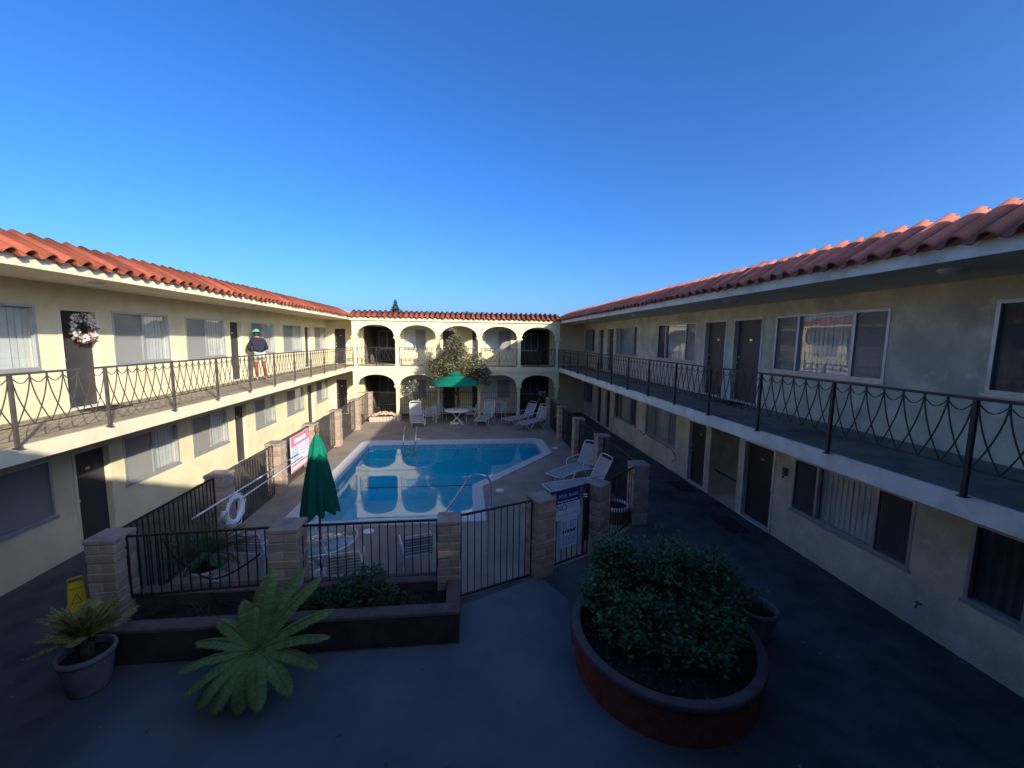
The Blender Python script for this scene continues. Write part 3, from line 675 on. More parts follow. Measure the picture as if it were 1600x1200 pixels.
fence((CX[1], YA + .12), (CX[2], YA + .12), .08, 1.45, 'picket screen in the second lower arch behind the flowering sapling', 'iron_w', mid=.78, gap=.1, group='picket screens in the lower arches')

# ------------------------------------------------------------------ signs
def panel_sign(name, label, cat, c, d, n, w, h, thick=.012):
    t = thing(name, c, label, cat, 'signs on the pool fence'); t['_'] = 0; del t['_']
    def F(a, b, e=0): return Vector(c) + Vector(d) * a + Vector(n) * e + Vector((0, 0, b))
    return t, F
def slab(F, a0, a1, b0, b1, e0, e1, name, m, parent):
    w = MB(); w.pts8([tuple(F(a, b, e)) for b in (b0, b1) for a, e in ((a0, e0), (a1, e0), (a1, e1), (a0, e1))]); return w.build(name, m, parent)
def marks(F, rows, e, name, m, parent, lw=.0):
    for (a0, a1, b, h, words) in rows:
        a = a0; w = MB()
        while a < a1 - .01:
            l = ru(*words); l = min(l, a1 - a)
            w.pts8([tuple(F(x, z, q)) for z in (b, b + h) for x, q in ((a, e), (a + l, e), (a + l, e + .002), (a, e + .002))]); a += l + min(h * .7, .018)
        w.build('text_line' if len(rows) > 1 else name, m, parent)
# left sign
t, F = panel_sign('notice_sign', 'large pink and white notice board on the sunlit left fence', 'sign', (LPX + .16, 12.55, .93), (0, 1, 0), (1, 0, 0), 1.3, 1.05)
slab(F, -.66, .66, -.53, .52, 0, .015, 'board', 'signpaper', t)
slab(F, -.655, .655, .21, .515, .0155, .019, 'header', 'pink', t)
slab(F, -.655, .655, -.525, -.31, .0155, .019, 'footer', 'pink', t)
marks(F, [(-.42, .42, .29, .13, (.045, .075))], .0195, 'header_lettering', 'signpaper', t)
marks(F, [(-.6, .6, -.47, .10, (.07, .12))], .0195, 'footer_lettering', 'signpaper', t)
marks(F, [(-.62, -.12, .16 - .055 * i, .026, (.04, .12)) for i in range(8)] + [(-.02, .62, .13 - .09 * i, .03, (.05, .14)) for i in range(4)], .0155, 'body_lettering', 'blueprint', t)
# gate sign
c0 = gc - gd * .09 + gn * .03
t, F = panel_sign('pool_rules_sign', 'navy topped POOL RULES sign hung on the black gate', 'sign', tuple(c0 + Vector((0, 0, 1.2))), tuple(gd), tuple(gn), .55, .6)
slab(F, -.29, .29, .06, .30, 0, .01, 'header', 'navy', t)
slab(F, -.29, .29, -.26, .058, 0, .01, 'board', 'signwhite', t)
rot = Matrix((( gd.x, 0, gn.x, 0), (gd.y, 0, gn.y, 0), (0, 1, 0, 0), (0, 0, 0, 1)))
text_mesh('POOL RULES', .085, 'header_lettering', 'signwhite', t, Matrix.Translation(gn * .0115 + Vector((0, 0, .20))) @ rot)
text_mesh('NO', .17, 'warning_lettering', 'black', t, Matrix.Translation(gn * .0115 - gd * .16 + Vector((0, 0, -.03))) @ rot)
marks(F, [(-.26, .24, .09, .022, (.03, .09))], .0105, 'small_lettering', 'signwhite', t)
marks(F, [(-.02, .26, .02 - .04 * i, .016, (.01, .02)) for i in range(3)] + [(-.24, .26, -.19, .03, (.01, .02))], .0105, 'body_lettering', 'blueprint', t)
c1 = c0 + gd * .04
t, F = panel_sign('warning_sign', 'narrow white notice below the POOL RULES sign on the gate', 'sign', tuple(c1 + Vector((0, 0, .63))), tuple(gd), tuple(gn), .4, .6)
slab(F, -.2, .21, -.27, .30, 0, .01, 'board', 'signwhite', t)
marks(F, [(-.17, .18, .02, .06, (.04, .07))], .0105, 'heading_lettering', 'black', t)
marks(F, [(-.17, -.04, .11 + .04 * i, .028, (.03, .05)) for i in range(4)] + [(.02, .18, .11 + .04 * i, .024, (.03, .06)) for i in range(4)] + [(-.17, .18, -.22 + .05 * i, .028, (.03, .09)) for i in range(4)], .0105, 'body_lettering', 'blueprint', t)
# wet floor sign
t = thing('wet_floor_sign', (-5.78, 6.25, 0), 'yellow folding wet-floor sign behind the yellowing potted cycad', 'sign', rz=R(40)); t.scale = (.78, .8, 1); t.location.x += .05
for s in (-1, 1):
    w = MB(); pts = []
    for z, hw, y in ((.0, .15, .14), (.66, .105, .02), (.70, .09, .012)): pts.append((hw, s * y, z))
    for (h0, y0, z0), (h1, y1, z1) in zip(pts, pts[1:]):
        w.pts8([(-h0, y0 - .007, z0), (h0, y0 - .007, z0), (h0, y0 + .007, z0), (-h0, y0 + .007, z0), (-h1, y1 - .007, z1), (h1, y1 - .007, z1), (h1, y1 + .007, z1), (-h1, y1 + .007, z1)])
    w.build('panel', 'yellow', t, keep=True)
w = MB(); w.tube([(-.11, 0, .70), (-.09, 0, .765), (.09, 0, .765), (.11, 0, .70)], .014); w.build('handle', 'yellow', t, keep=True)
tm = Matrix.Rotation(math.atan2(.12, .66), 4, 'X') @ Matrix.Rotation(R(90), 4, 'X')
text_mesh('CAUTION', .045, 'lettering', 'black', t, Matrix.Translation((0, -.038, .605)) @ tm)
w = MB(); y = lambda z: -.02 - .12 * (.66 - z) / .66 - .0095
for a, b in (((-.07, .40), (.07, .40)), ((.07, .40), (0, .53)), ((0, .53), (-.07, .40))): w.tube([(a[0], y(a[1]), a[1]), (b[0], y(b[1]), b[1])], .006, 4)
w.tube([(0, y(.49), .49), (0, y(.44), .44)], .006, 4); w.build('warning_triangle', 'black', t, keep=True)
# ------------------------------------------------------------------ furniture
def arc(pts, n=5):   # Catmull-Rom through points
    P = [Vector(p) for p in pts]; out = []
    for i in range(len(P) - 1):
        p0, p1, p2, p3 = P[max(i - 1, 0)], P[i], P[i + 1], P[min(i + 2, len(P) - 1)]
        for j in range(n):
            t = j / n; out.append(.5 * ((2 * p1) + (p2 - p0) * t + (2 * p0 - 5 * p1 + 4 * p2 - p3) * t * t + (3 * p1 - p0 - 3 * p2 + p3) * t ** 3))
    out.append(P[-1]); return out
O0 = Vector((0, 0, 0))
def make_chair():
    t = thing('patio_chair', (0, 0, 0), 'white strap patio chair', 'chair', 'white patio chairs around the pool')
    r = .0145
    w = MB(); w.tube([(-.25, .25, .42), (.25, .25, .42), (.25, -.2, .40), (-.25, -.2, .40)], r, 6, closed=True)
    w.build('seat_frame', 'whitemetal', t); w = MB()
    for i in range(7):
        y = -.16 + .4 * i / 6; z = .405 + .02 * (y + .2) / .45 + .012
        w.box(-.25, .25, y - .023, y + .023, z - .003, z + .003)
    w.build('seat', 'strap', t)
    w = MB(); w.tube(arc([(-.25, -.2, .40), (-.25, -.27, .62), (-.24, -.345, .84), (-.17, -.365, .875), (0, -.385, .885), (.17, -.365, .875), (.24, -.345, .84), (.25, -.27, .62), (.25, -.2, .40)]), r, 6)
    w.build('back_frame', 'whitemetal', t); w = MB()
    for i in range(6):
        z = .50 + .30 * i / 5; y = -.225 - .12 * (z - .4) / .44
        w.pts8([(-.245, y, z - .022), (.245, y, z - .022), (.245, y + .006, z - .022), (-.245, y + .006, z - .022), (-.245, y - .014, z + .022), (.245, y - .014, z + .022), (.245, y - .008, z + .022), (-.245, y - .008, z + .022)])
    w.build('backrest', 'strap', t)
    for s in (-1, 1):
        w = MB(); w.tube(arc([(s * .26, -.26, .62), (s * .28, -.05, .645), (s * .285, .2, .63), (s * .28, .275, .59), (s * .275, .28, .42)]), r * 1.15, 6); w.build('armrest', 'whitemetal', t)
        w = MB(); w.tube(arc([(s * .26, .26, .42), (s * .275, .28, .25), (s * .28, .31, .005)]), r, 6); w.build('leg', 'whitemetal', t)
        w = MB(); w.tube(arc([(s * .25, -.2, .40), (s * .255, -.235, .2), (s * .265, -.30, .005)]), r, 6); w.build('leg', 'whitemetal', t)
    return t
def make_chaise(ang):
    t = thing('chaise_longue', (0, 0, 0), 'white framed chaise longue', 'chaise longue', 'chaise longues on the pool deck')
    r = .017
    w = MB(); w.tube(arc([(-.29, -.35, .36), (-.29, .6, .36), (-.29, 1.14, .345), (-.22, 1.2, .34), (.22, 1.2, .34), (.29, 1.14, .345), (.29, .6, .36), (.29, -.35, .36)], 3), r, 6); w.build('bed_frame', 'whitemetal', t)
    w = MB(); v = []
    for i in range(13):
        y = -.36 + 1.52 * i / 12; z = .352 - .018 * math.sin(math.pi * i / 12)
        v += [(-.28, y, z + .012), (.28, y, z + .012), (-.28, y, z + .004), (.28, y, z + .004)]
    f = []
    for i in range(12):
        a = 4 * i; f += [(a, a + 1, a + 5, a + 4), (a + 2, a + 6, a + 7, a + 3), (a, a + 4, a + 6, a + 2), (a + 1, a + 3, a + 7, a + 5)]
    w.add(v, f); w.build('sling_seat', 'sling', t)
    ca, sa = math.cos(ang), math.sin(ang); B = lambda x, l, e=0: (x, -.36 - ca * l - sa * e * -1 * 0 - sa * 0 + e * sa * 0, .36 + sa * l + e * ca)
    w = MB(); w.tube(arc([B(-.285, 0), B(-.285, .4), B(-.28, .72), B(-.2, .80), B(.2, .80), B(.28, .72), B(.285, .4), B(.285, 0)], 3), r, 6); bk = w.build('backrest', 'whitemetal', t)
    w = MB(); v = []
    for i in range(8):
        l = .02 + .68 * i / 7; s = -.02 * math.sin(math.pi * i / 7)
        for x in (-.275, .275): v.append(B(x, l, .012 + s))
        for x in (-.275, .275): v.append(B(x, l, .002 + s))
    f = []
    for i in range(7):
        a = 4 * i; f += [(a, a + 1, a + 5, a + 4), (a + 2, a + 6, a + 7, a + 3), (a, a + 4, a + 6, a + 2), (a + 1, a + 3, a + 7, a + 5)]
    w.add(v, f); w.build('sling_back', 'sling', bk)
    for s in (-1, 1):
        w = MB(); w.tube(arc([B(s * .31, .28), (s * .325, -.3, .60), (s * .33, 0, .605), (s * .33, .14, .57), (s * .32, .17, .37)], 4), r, 6); w.build('armrest', 'whitemetal', t)
        w = MB(); w.tube(arc([(s * .29, .50, .35), (s * .30, .72, .10), (s * .30, .80, .016), (s * .30, .90, .10), (s * .29, 1.10, .34)], 4), r, 6); w.build('leg', 'whitemetal', t)
        w = MB(); w.tube(arc([(s * .29, .05, .35), (s * .30, -.12, .10), (s * .30, -.22, .016), (s * .30, -.34, .12), (s * .29, -.5, .30)], 4), r, 6); w.build('leg', 'whitemetal', t)
    return t
def make_table(r, top, label, loc):
    t = thing('patio_table', (0, 0, 0), label, 'table', 'round tables by the pool')
    w = MB()
    if top == 'glass':
        w.tube([(r * math.cos(a), r * math.sin(a), .72) for a in [2 * math.pi * i / 40 for i in range(40)]], .016, 6, closed=True); w.build('table_rim', 'whitemetal', t)
        w = MB()
        for a in (.5, .5 + math.pi / 2): w.tube([(-r * math.cos(a), -r * math.sin(a), .712), (r * math.cos(a), r * math.sin(a), .712)], .010, 6)
        w.build('table_strut', 'whitemetal', t)
        w = MB(); w.lathe([(.03, .722), (r - .012, .722), (r - .012, .716), (.03, .716)], n=40); w.build('table_top', 'tableglass', t)
    else:
        w.lathe([(.03, .728), (r - .03, .728), (r, .715), (r, .69), (r - .04, .685), (.03, .685)], n=40); w.build('table_top', 'white', t)
    for i in range(4):
        a = math.pi / 4 + i * math.pi / 2; c, s = math.cos(a), math.sin(a); q = lambda d, z: (c * d, s * d, z)
        w = MB(); w.tube(arc([q(r * .75, .69), q(r * .4, .55), q(.10, .38), q(.12, .22), q(r * .45, .10), q(r * .72, .012)]), .024 if top != 'glass' else .014, 6); w.build('leg', 'white' if top != 'glass' else 'whitemetal', t)
    w = MB(); w.lathe([(.0, .36), (.07, .36), (.07, .24), (.0, .24)], n=12); w.build('leg_hub', 'white', t)
    t.location = loc; return t
ch = make_chair(); cu = [False]
place(ch, cu, (-.93, 7.28, 0), R(14), 'white strap patio chair left of the pillar at the planter end, seen from behind')
place(ch, cu, (-2.05, 6.78, 0), R(12), 'white strap patio chair nearest the front fence, its curved back toward the planter shrub')
place(ch, cu, (-2.93, 6.80, 0), R(-62), 'white strap patio chair half hidden by the front pillar left of the umbrella')
place(ch, cu, (-3.86, 7.62, 0), R(-8), 'white strap patio chair beside the potted cycad inside the fence')
place(ch, cu, (-1.92, 20.75, 0), R(20), 'white patio chair between the upright recliner and the far round table, seen from behind')
place(ch, cu, (-1.45, 21.35, 0), R(205), 'white patio chair behind the left edge of the far round table')
place(ch, cu, (.22, 21.2, 0), R(100), 'white patio chair at the right side of the far round table')
place(ch, cu, (1.75, 21.6, 0), R(150), 'white patio chair standing alone between the two far chaise longue groups')
c1 = make_chaise(R(62)); c2 = [False]
place(c1, c2, (3.5, 12.1, 0), R(127), 'chaise longue at the slanted pool side, farther of the near pair')
place(c1, c2, (3.32, 10.75, 0), R(105), 'near chaise longue directly behind the POOL RULES sign')
place(c1, c2, (2.93, 20.55, 0), R(127), 'far chaise longue under the right arches, middle of the far right group')
place(c1, c2, (3.42, 19.55, 0), R(132), 'far chaise longue nearest the right fence')
c3 = make_chaise(R(76)); c4 = [False]
place(c3, c4, (1.02, 20.65, 0), R(160), 'far chaise longue with steep upright back beside the lone chair')
place(c1, c2, (-2.52, 20.42, 0), R(192), 'white recliner with raised back facing the pool at the shadow edge', 1)
make_table(.62, 'glass', 'round glass table with white rim around the closed umbrella pole', (-2.62, 7.25, 0))
make_table(.64, 'white', 'round white table with curved legs under the open green umbrella', (-.52, 20.5, 0))

# closed umbrella
ux, uy = -2.62, 7.25
t = thing('patio_umbrella', (ux, uy, 0), 'closed dark green umbrella standing in the near glass table', 'umbrella', 'green umbrellas')
w = MB(); w.tube([(ux, uy, .05), (ux + .005, uy, 2.72)], .021, 8); w.build('pole', 'wood', t)
w = MB(); w.lathe([(.0, .12), (.05, .12), (.06, .08), (.22, .05), (.24, 0)], (ux, uy, 0), 18); w.build('umbrella_base', 'white', t)
def folded(z0, z1, prof, name, m, ph=0., nf=9, k=64, amp=1.):
    w = MB(); v = []; rows = 16
    for i in range(rows + 1):
        q = i / rows; z = z0 + (z1 - z0) * q; r = prof(q)
        for j in range(k):
            a = 2 * math.pi * j / k
            fo = .5 + .5 * math.cos(nf * a + ph + .25 * math.sin(2 * a))
            rr = r * (1 - .34 * amp * (fo ** 1.3) * (.35 + .65 * q) + .06 * math.sin(3 * a + 1.3))
            zz = z - (.07 * (1 - fo) + .03 * math.sin(2 * a)) * (q ** 6) * (1 if amp else 0)
            v.append((ux + rr * math.cos(a), uy + rr * math.sin(a), zz))
    w.add(v, [(i * k + j, i * k + (j + 1) % k, (i + 1) * k + (j + 1) % k, (i + 1) * k + j) for i in range(rows) for j in range(k)], True)
    return w.build(name, m, t)
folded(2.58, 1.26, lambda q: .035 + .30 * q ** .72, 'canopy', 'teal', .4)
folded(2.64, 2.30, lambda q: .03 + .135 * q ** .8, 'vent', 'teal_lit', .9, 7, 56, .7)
w = MB(); w.lathe([(.0, 2.80), (.022, 2.80), (.03, 2.76), (.03, 2.70), (.022, 2.66), (.0, 2.66)], (ux, uy, 0), 10); w.build('finial', 'wood', t)
# open umbrella
ux, uy = -.62, 20.55
t = thing('patio_umbrella', (ux, uy, 0), 'open green umbrella over the far white table in front of the tree', 'umbrella', 'green umbrellas')
w = MB(); w.tube([(ux, uy, .03), (ux, uy, 2.62)], .022, 8); w.build('pole', 'wood', t)
w = MB(); w.lathe([(.0, .1), (.05, .1), (.06, .07), (.22, .045), (.24, 0)], (ux, uy, 0), 16); w.build('umbrella_base', 'white', t)
w = MB(); v = []; nn = 48; rows = 7
for i in range(rows + 1):
    q = i / rows
    for j in range(nn):
        a = 2 * math.pi * (j + 3) / nn; sag = abs(math.sin(4 * a)); rr = 1.24 * (.02 + .98 * q) * (1 - .045 * sag * q)
        v.append((ux + rr * math.cos(a), uy + rr * math.sin(a), 2.58 - .46 * q ** 1.15 - .03 * sag * q * (1 - q)))
for j in range(nn): x, y, z = v[rows * nn + j]; v.append((x, y, z - .09 - .015 * math.sin(j * 1.57)))
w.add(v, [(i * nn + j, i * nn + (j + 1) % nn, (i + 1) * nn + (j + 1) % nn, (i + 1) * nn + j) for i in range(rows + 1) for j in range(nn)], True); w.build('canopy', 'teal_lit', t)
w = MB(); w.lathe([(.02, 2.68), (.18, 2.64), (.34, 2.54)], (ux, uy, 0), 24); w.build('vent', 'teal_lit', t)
for i in range(8):
    a = 2 * math.pi * i / 8; w = MB(); w.tube([(ux, uy, 2.5), (ux + 1.15 * math.cos(a), uy + 1.15 * math.sin(a), 2.11)], .008, 4); w.build('rib', 'wood', t)

# pool rails
t = thing('pool_handrail', (.2, 10.0, 0), 'curved stainless handrail entering the near right corner of the pool', 'handrail', 'pool rails')
for i, y in enumerate((10.02,)):
    w = MB(); w.tube(arc([(.62, y, .0), (.62, y, .45), (.60, y, .70), (.46, y, .86), (.24, y + .02, .90), (.08, y + .04, .82), (-.25, y + .12, .30), (-.58, y + .2, -.22), (-.62, y + .2, -.42)], 6), .022, 8); w.build('tube_rail', 'chrome', t)
w = MB(); w.lathe([(.055, .012), (.055, .0)], (.62, 10.02, .008), 12, cap0=True); w.lathe([(.025, .02), (.055, .012)], (.62, 10.02, .008), 12); w.build('floor_flange', 'chrome', t)
t = thing('pool_ladder', (-2.35, 17.2, 0), 'two curved grab rails of the ladder at the far edge of the pool', 'ladder', 'pool rails')
for x in (-2.62, -2.12):
    w = MB(); w.tube(arc([(x, 17.65, 0), (x, 17.62, .35), (x, 17.5, .52), (x, 17.25, .55), (x, 17.0, .42), (x, 16.80, .05), (x, 16.76, -.6)], 5), .02, 8); w.build('grab_rail', 'chrome', t)
w = MB()
for z in (-.25, -.5): w.box(-2.62, -2.12, 16.72, 16.80, z, z + .02)
w.build('rung', 'chrome', t)
# life ring and pole
rc = Vector((LPX + .16, 8.98, .60))
t = thing('life_ring', rc, 'white life ring hung on the left fence behind the potted cycad', 'life ring')
w = MB(); w.tube([rc + Vector((.02 * math.cos(a), .27 * math.cos(a), .27 * math.sin(a))) for a in [2 * math.pi * i / 36 for i in range(36)]], .075, 10, closed=True); w.build('ring_body', 'ring', t)
w = MB(); w.tube([rc + Vector((.05 + .02 * math.sin(9 * a), (.36 + .02 * math.sin(4 * a)) * math.cos(a), (.36 + .02 * math.sin(4 * a)) * math.sin(a))) for a in [2 * math.pi * i / 60 for i in range(60)]], .009, 5, closed=True); w.build('grab_rope', 'ring', t)
for i, (a, b, s) in enumerate((((LPX + .22, 7.6, 1.02), (LPX + .2, 12.3, .86), 'upper pale pool pole slung along the left fence'), ((LPX + .24, 9.1, .78), (LPX + .21, 12.6, .70), 'lower pale pool pole running out from the life ring'))):
    t = thing('pool_pole', a, s, 'pole', 'pool poles on the left fence'); w = MB(); w.tube([a, b], .017, 8); w.build('shaft', 'whitemetal', t)
    w = MB(); w.tube([Vector(a) * .9 + Vector(b) * .1 + Vector((-.12, 0, 0)), Vector(a) * .9 + Vector(b) * .1 + Vector((0.03, 0, -.02))], .012, 6); w.build('bracket', 'iron', t)

# doormats, hose, wreath
for (x, y, s) in [(6.28, 8.62, 'black doormat before the nearest lower door on the right'), (6.45, 11.15, 'black doormat before the lower door left of the stair opening')]:
    w = MB(); w.bbox(x - .26, x + .26, y - .42, y + .42, .005, .02, .006); t = tag(w.build('doormat', 'mat_rubber'), s, 'doormat', 'doormats')
w = MB(); w.bbox(6.35, 6.82, 9.05, 9.75, Z2 + .003, Z2 + .016, .005); tag(w.build('doormat', 'mat_rubber'), 'black doormat on the shaded upper walkway before a brown door', 'doormat', 'doormats')
w = MB(); w.bbox(-7.55, -7.05, 8.62, 9.3, Z2 + .003, Z2 + .016, .005); tag(w.build('doormat', 'mat_rubber'), 'doormat under the wreathed door on the upper left walkway', 'doormat', 'doormats')
w = MB(); w.tube(arc([(-4.75, 6.6, 1.15), (-4.55, 6.48, .95), (-4.25, 6.42, .72), (-3.98, 6.40, .56), (-3.7, 6.42, .62), (-3.4, 6.44, .8), (-3.25, 6.45, .92)], 6), .014, 6)
w.tube(arc([(-3.98, 6.40, .56), (-3.85, 6.2, .47), (-3.55, 6.05, .35), (-3.0, 6.05, .33), (-2.2, 6.1, .33)], 5), .013, 6)
tag(w.build('hose', 'cable'), 'black hose looped through the front fence above the planter', 'hose')
wc = Vector((XL + .02, 8.98, 4.44))
t = thing('door_wreath', wc, 'round wreath of white, pink and red flowers on the upper left door', 'wreath')
for nm, m, n, rr in (('white_flowers', 'flower_white', 90, .055), ('pink_flowers', 'flower_pink', 22, .045), ('red_flowers', 'flower_red', 26, .04), ('greenery', 'leaf_shrub', 60, .05)):
    w = MB()
    for i in range(n):
        a = ru(0, 2 * math.pi) if nm != 'red_flowers' else ru(-3.1, 3.1) * (.3 + .7 * rnd()) - .6; q = .215 + ru(-.075, .075)
        c = wc + Vector((ru(.0, .07), q * math.cos(a), q * math.sin(a)))
        if nm == 'greenery':
            w.leaf(c, (ru(-.3, 1), ru(-1, 1), ru(-1, 1)), (1, 0, .2), .1, .04)
        else:
            for k in range(6):
                b = ru(0, 6.28); w.leaf(c, (ru(.1, .9), math.cos(b), math.sin(b)), (1, .1, .2), rr, rr * .9)
    w.build(nm, m, t)
# ------------------------------------------------------------------ plants
def leafcloud(mb, n, fn, l, w, out=None):
    for _ in range(n):
        p = fn()
        a = ru(0, 6.283); z = ru(-.6, .8)
        d = Vector((math.cos(a), math.sin(a), z)); up = Vector((ru(-.5, .5), ru(-.5, .5), 1))
        s = ru(.7, 1.25); mb.leaf(p, d, up, l * s, w * s)
def clump(cs):       # random point near one of weighted blobs (c, r) surface-biased
    W = [r ** 2 for c, r in cs]; T = sum(W)
    def f():
        q = ru(0, T)
        for (c, r), ww in zip(cs, W):
            q -= ww
            if q <= 0: break
        while True:
            v = Vector((ru(-1, 1), ru(-1, 1), ru(-1, 1)))
            if .1 < v.length < 1: break
        v = v.normalized() * (v.length ** .45) * r
        return Vector(c) + Vector((v.x, v.y, v.z * .85))
    return f
def stems(mb, base, tips, r):
    for tp in tips:
        b = Vector(base) + Vector((ru(-.05, .05), ru(-.05, .05), 0)); tp = Vector(tp); m = (b + tp) / 2 + Vector((ru(-.08, .08), ru(-.08, .08), ru(0, .1)))
        mb.tube(arc([b, m, tp], 4), [r] * 5 + [r * .8] * 2 + [r * .5] * 2, 5)
# raised front planter
t = thing('raised_planter', (-2.4, 5.8, 0), 'long low dark raised planter below the front pool fence', 'planter')
w = MB()
w.bbox(-4.85, -.11, 5.40, 5.58, -.02, .435, .01); w.bbox(-.29, -.11, 5.584, 6.16, -.02, .435, .01); w.bbox(-4.9, -.11, 6.20, 6.42, -.02, .44, .01); w.build('wall', 'pl_wall', t)
w = MB(); w.bbox(-4.87, -.09, 5.385, 5.595, .437, .50, .012); w.bbox(-.305, -.09, 5.598, 6.165, .437, .50, .012); w.bbox(-4.9, -.09, 6.185, 6.43, .442, .49, .012); w.build('coping', 'brick_cap', t)
w = MB(); v = []; nx, ny = 48, 7
for i in range(nx + 1):
    for j in range(ny + 1): v.append((-4.8 + 4.52 * i / nx, 5.57 + .64 * j / ny, .30 + .05 * math.sin(i * .7) * math.sin(j) + ru(-.02, .02)))
w.add(v, [(i * (ny + 1) + j, (i + 1) * (ny + 1) + j, (i + 1) * (ny + 1) + j + 1, i * (ny + 1) + j + 1) for i in range(nx) for j in range(ny)], True)
w.build('soil', 'soil', t)
def shrub(cs, n, l, wd, leaf, base, label, name='shrub', cat='shrub', stem_r=.012, group=None):
    t = thing(name, base, label, cat, group)
    w = MB(); stems(w, base, [Vector(c) + Vector((ru(-r, r) * .5, ru(-r, r) * .5, r * .3)) for c, r in cs for _ in range(2)], stem_r); w.build('stem', 'bark', t)
    w = MB(); leafcloud(w, n, clump(cs), l, wd); w.build('foliage', leaf, t)
    return t
shrub([((-1.7, 5.9, .58), .26), ((-1.45, 5.95, .72), .22), ((-1.25, 5.85, .50), .22), ((-1.95, 5.85, .48), .2), ((-1.55, 5.75, .45), .24)], 1500, .075, .045, 'leaf_shrub', (-1.6, 5.87, .3), 'leafy green shrub in the raised planter in front of the near table chairs')
shrub([((-2.45, 5.95, .42), .16), ((-2.25, 5.85, .45), .15)], 420, .07, .045, 'leaf_shrub', (-2.35, 5.9, .3), 'low green shrub in the raised planter below the left front pillar')
shrub([((-.9, 5.85, .40), .12), ((-.75, 5.8, .38), .10)], 160, .06, .035, 'leaf_dark', (-.85, 5.83, .3), 'small dark seedling near the right end of the raised planter')
w = MB()
for i in range(9):
    b = Vector((-3.72 + ru(-.09, .09), 5.78 + ru(-.06, .06), .3)); w.tube([b, b + Vector((ru(-.06, .06), ru(-.05, .05), .16)), b + Vector((ru(-.12, .12), ru(-.1, .1), ru(.2, .32)))], .0035, 4)
tag(w.build('dry_twig', 'bark'), 'cluster of thin dry twigs in the bare left part of the raised planter', 'twigs')

# oval brick planter with rose bushes
t = thing('round_planter', (2.62, 4.76, 0), 'large round red brick planter in the right foreground', 'planter')
w = MB(); w.lathe([(1.15, -.01), (1.155, .12), (1.165, .42), (1.165, .47)], (2.62, 4.76, 0), 72); w.build('wall', 'brick_red', t)
w = MB(); w.lathe([(1.165, .455), (1.20, .46), (1.208, .475), (1.208, .532), (1.20, .542), (1.10, .542), (1.09, .53), (1.09, .30)], (2.62, 4.76, 0), 72); w.build('coping', 'brick_cap', t)
w = MB(); v = [(2.62, 4.76, .44)]
for i in range(1, 9):
    for j in range(40):
        a = 2 * math.pi * j / 40; r = 1.10 * i / 8; v.append((2.62 + r * math.cos(a), 4.76 + r * math.sin(a), .43 - .05 * (i / 8) ** 2 + ru(-.025, .025)))
f = [(0, 1 + j, 1 + (j + 1) % 40) for j in range(40)] + [(1 + (i - 1) * 40 + j, 1 + i * 40 + j, 1 + i * 40 + (j + 1) % 40, 1 + (i - 1) * 40 + (j + 1) % 40) for i in range(1, 8) for j in range(40)]
w.add(v, f, True); w.build('soil', 'soil', t)
def rose(c0, cs, n, label):
    t = thing('rose_bush', c0, label, 'rose bush', 'rose bushes in the round planter')
    w = MB()
    tips = [Vector(c) + Vector((ru(-r, r) * .7, ru(-r, r) * .7, r * .6)) for c, r in cs for _ in range(4)]
    stems(w, c0, tips, .011); w.build('stem', 'bark', t)
    w = MB(); leafcloud(w, int(n * .30), clump(cs), .075, .05); st = MB()
    for _ in range(int(n / 42)):
        c, r = random.choice(cs); c = Vector(c); a = ru(0, 6.283)
        tip = c + Vector((math.cos(a), math.sin(a), 0)) * r * ru(.3, 1.45) + Vector((0, 0, r * ru(-.2, 1.35)))
        b0 = Vector(c0) + Vector((ru(-.18, .18), ru(-.18, .18), 0)); mid = (b0 + tip) / 2 + Vector((ru(-.06, .06), ru(-.06, .06), ru(.02, .14)))
        pts = arc([b0, mid, tip], 5); st.tube(pts, [.006] * 4 + [.0045] * 4 + [.003] * 3, 4)
        for q in range(30):
            k = ru(.38, 1) * (len(pts) - 1.001); i = int(k); p = pts[i].lerp(pts[i + 1], k - i) + Vector((ru(-.045, .045), ru(-.045, .045), ru(-.04, .04)))
            w.leaf(p, (ru(-1, 1), ru(-1, 1), ru(-.5, .7)), (ru(-.5, .5), ru(-.5, .5), 1), ru(.045, .09), ru(.03, .055))
    st.build('shoot', 'bark', t)
    for tp in tips: leafcloud(w, 26, (lambda q: (lambda: q + Vector((ru(-.12, .12), ru(-.12, .12), ru(-.08, .2)))))(tp), .07, .045)
    w.build('foliage', 'leaf_rose', t)
    return t
rose((2.25, 5.35, .42), [((2.10, 5.45, .95), .32), ((2.35, 5.55, 1.12), .28), ((1.9, 5.2, .72), .26), ((2.2, 5.75, 1.02), .25)], 2900, 'tall rose bush at the back left of the round planter, hiding the gate pillar')
rose((2.95, 5.2, .42), [((2.85, 5.3, .92), .34), ((3.15, 5.4, 1.02), .34), ((3.0, 5.0, .75), .3), ((2.65, 5.15, .8), .25)], 3100, 'rose bush in the middle back of the round planter')
rose((3.4, 4.9, .42), [((3.45, 5.1, .98), .32), ((3.62, 4.8, .85), .28), ((3.3, 4.7, .70), .26), ((3.55, 5.3, .9), .25)], 2700, 'rose bush at the right rim of the round planter beside the clay pot')
rose((2.3, 4.85, .42), [((2.2, 4.9, .66), .28), ((1.92, 4.75, .60), .24), ((2.5, 4.75, .66), .26), ((2.1, 4.45, .54), .18)], 1500, 'sparse low rose bush at the left rim of the round planter')
rose((2.9, 4.4, .42), [((2.85, 4.5, .62), .25), ((3.25, 4.4, .66), .24), ((2.55, 4.3, .55), .2), ((2.95, 4.15, .52), .17)], 1150, 'straggly dark rose bush at the bare front of the round planter')
w = MB()
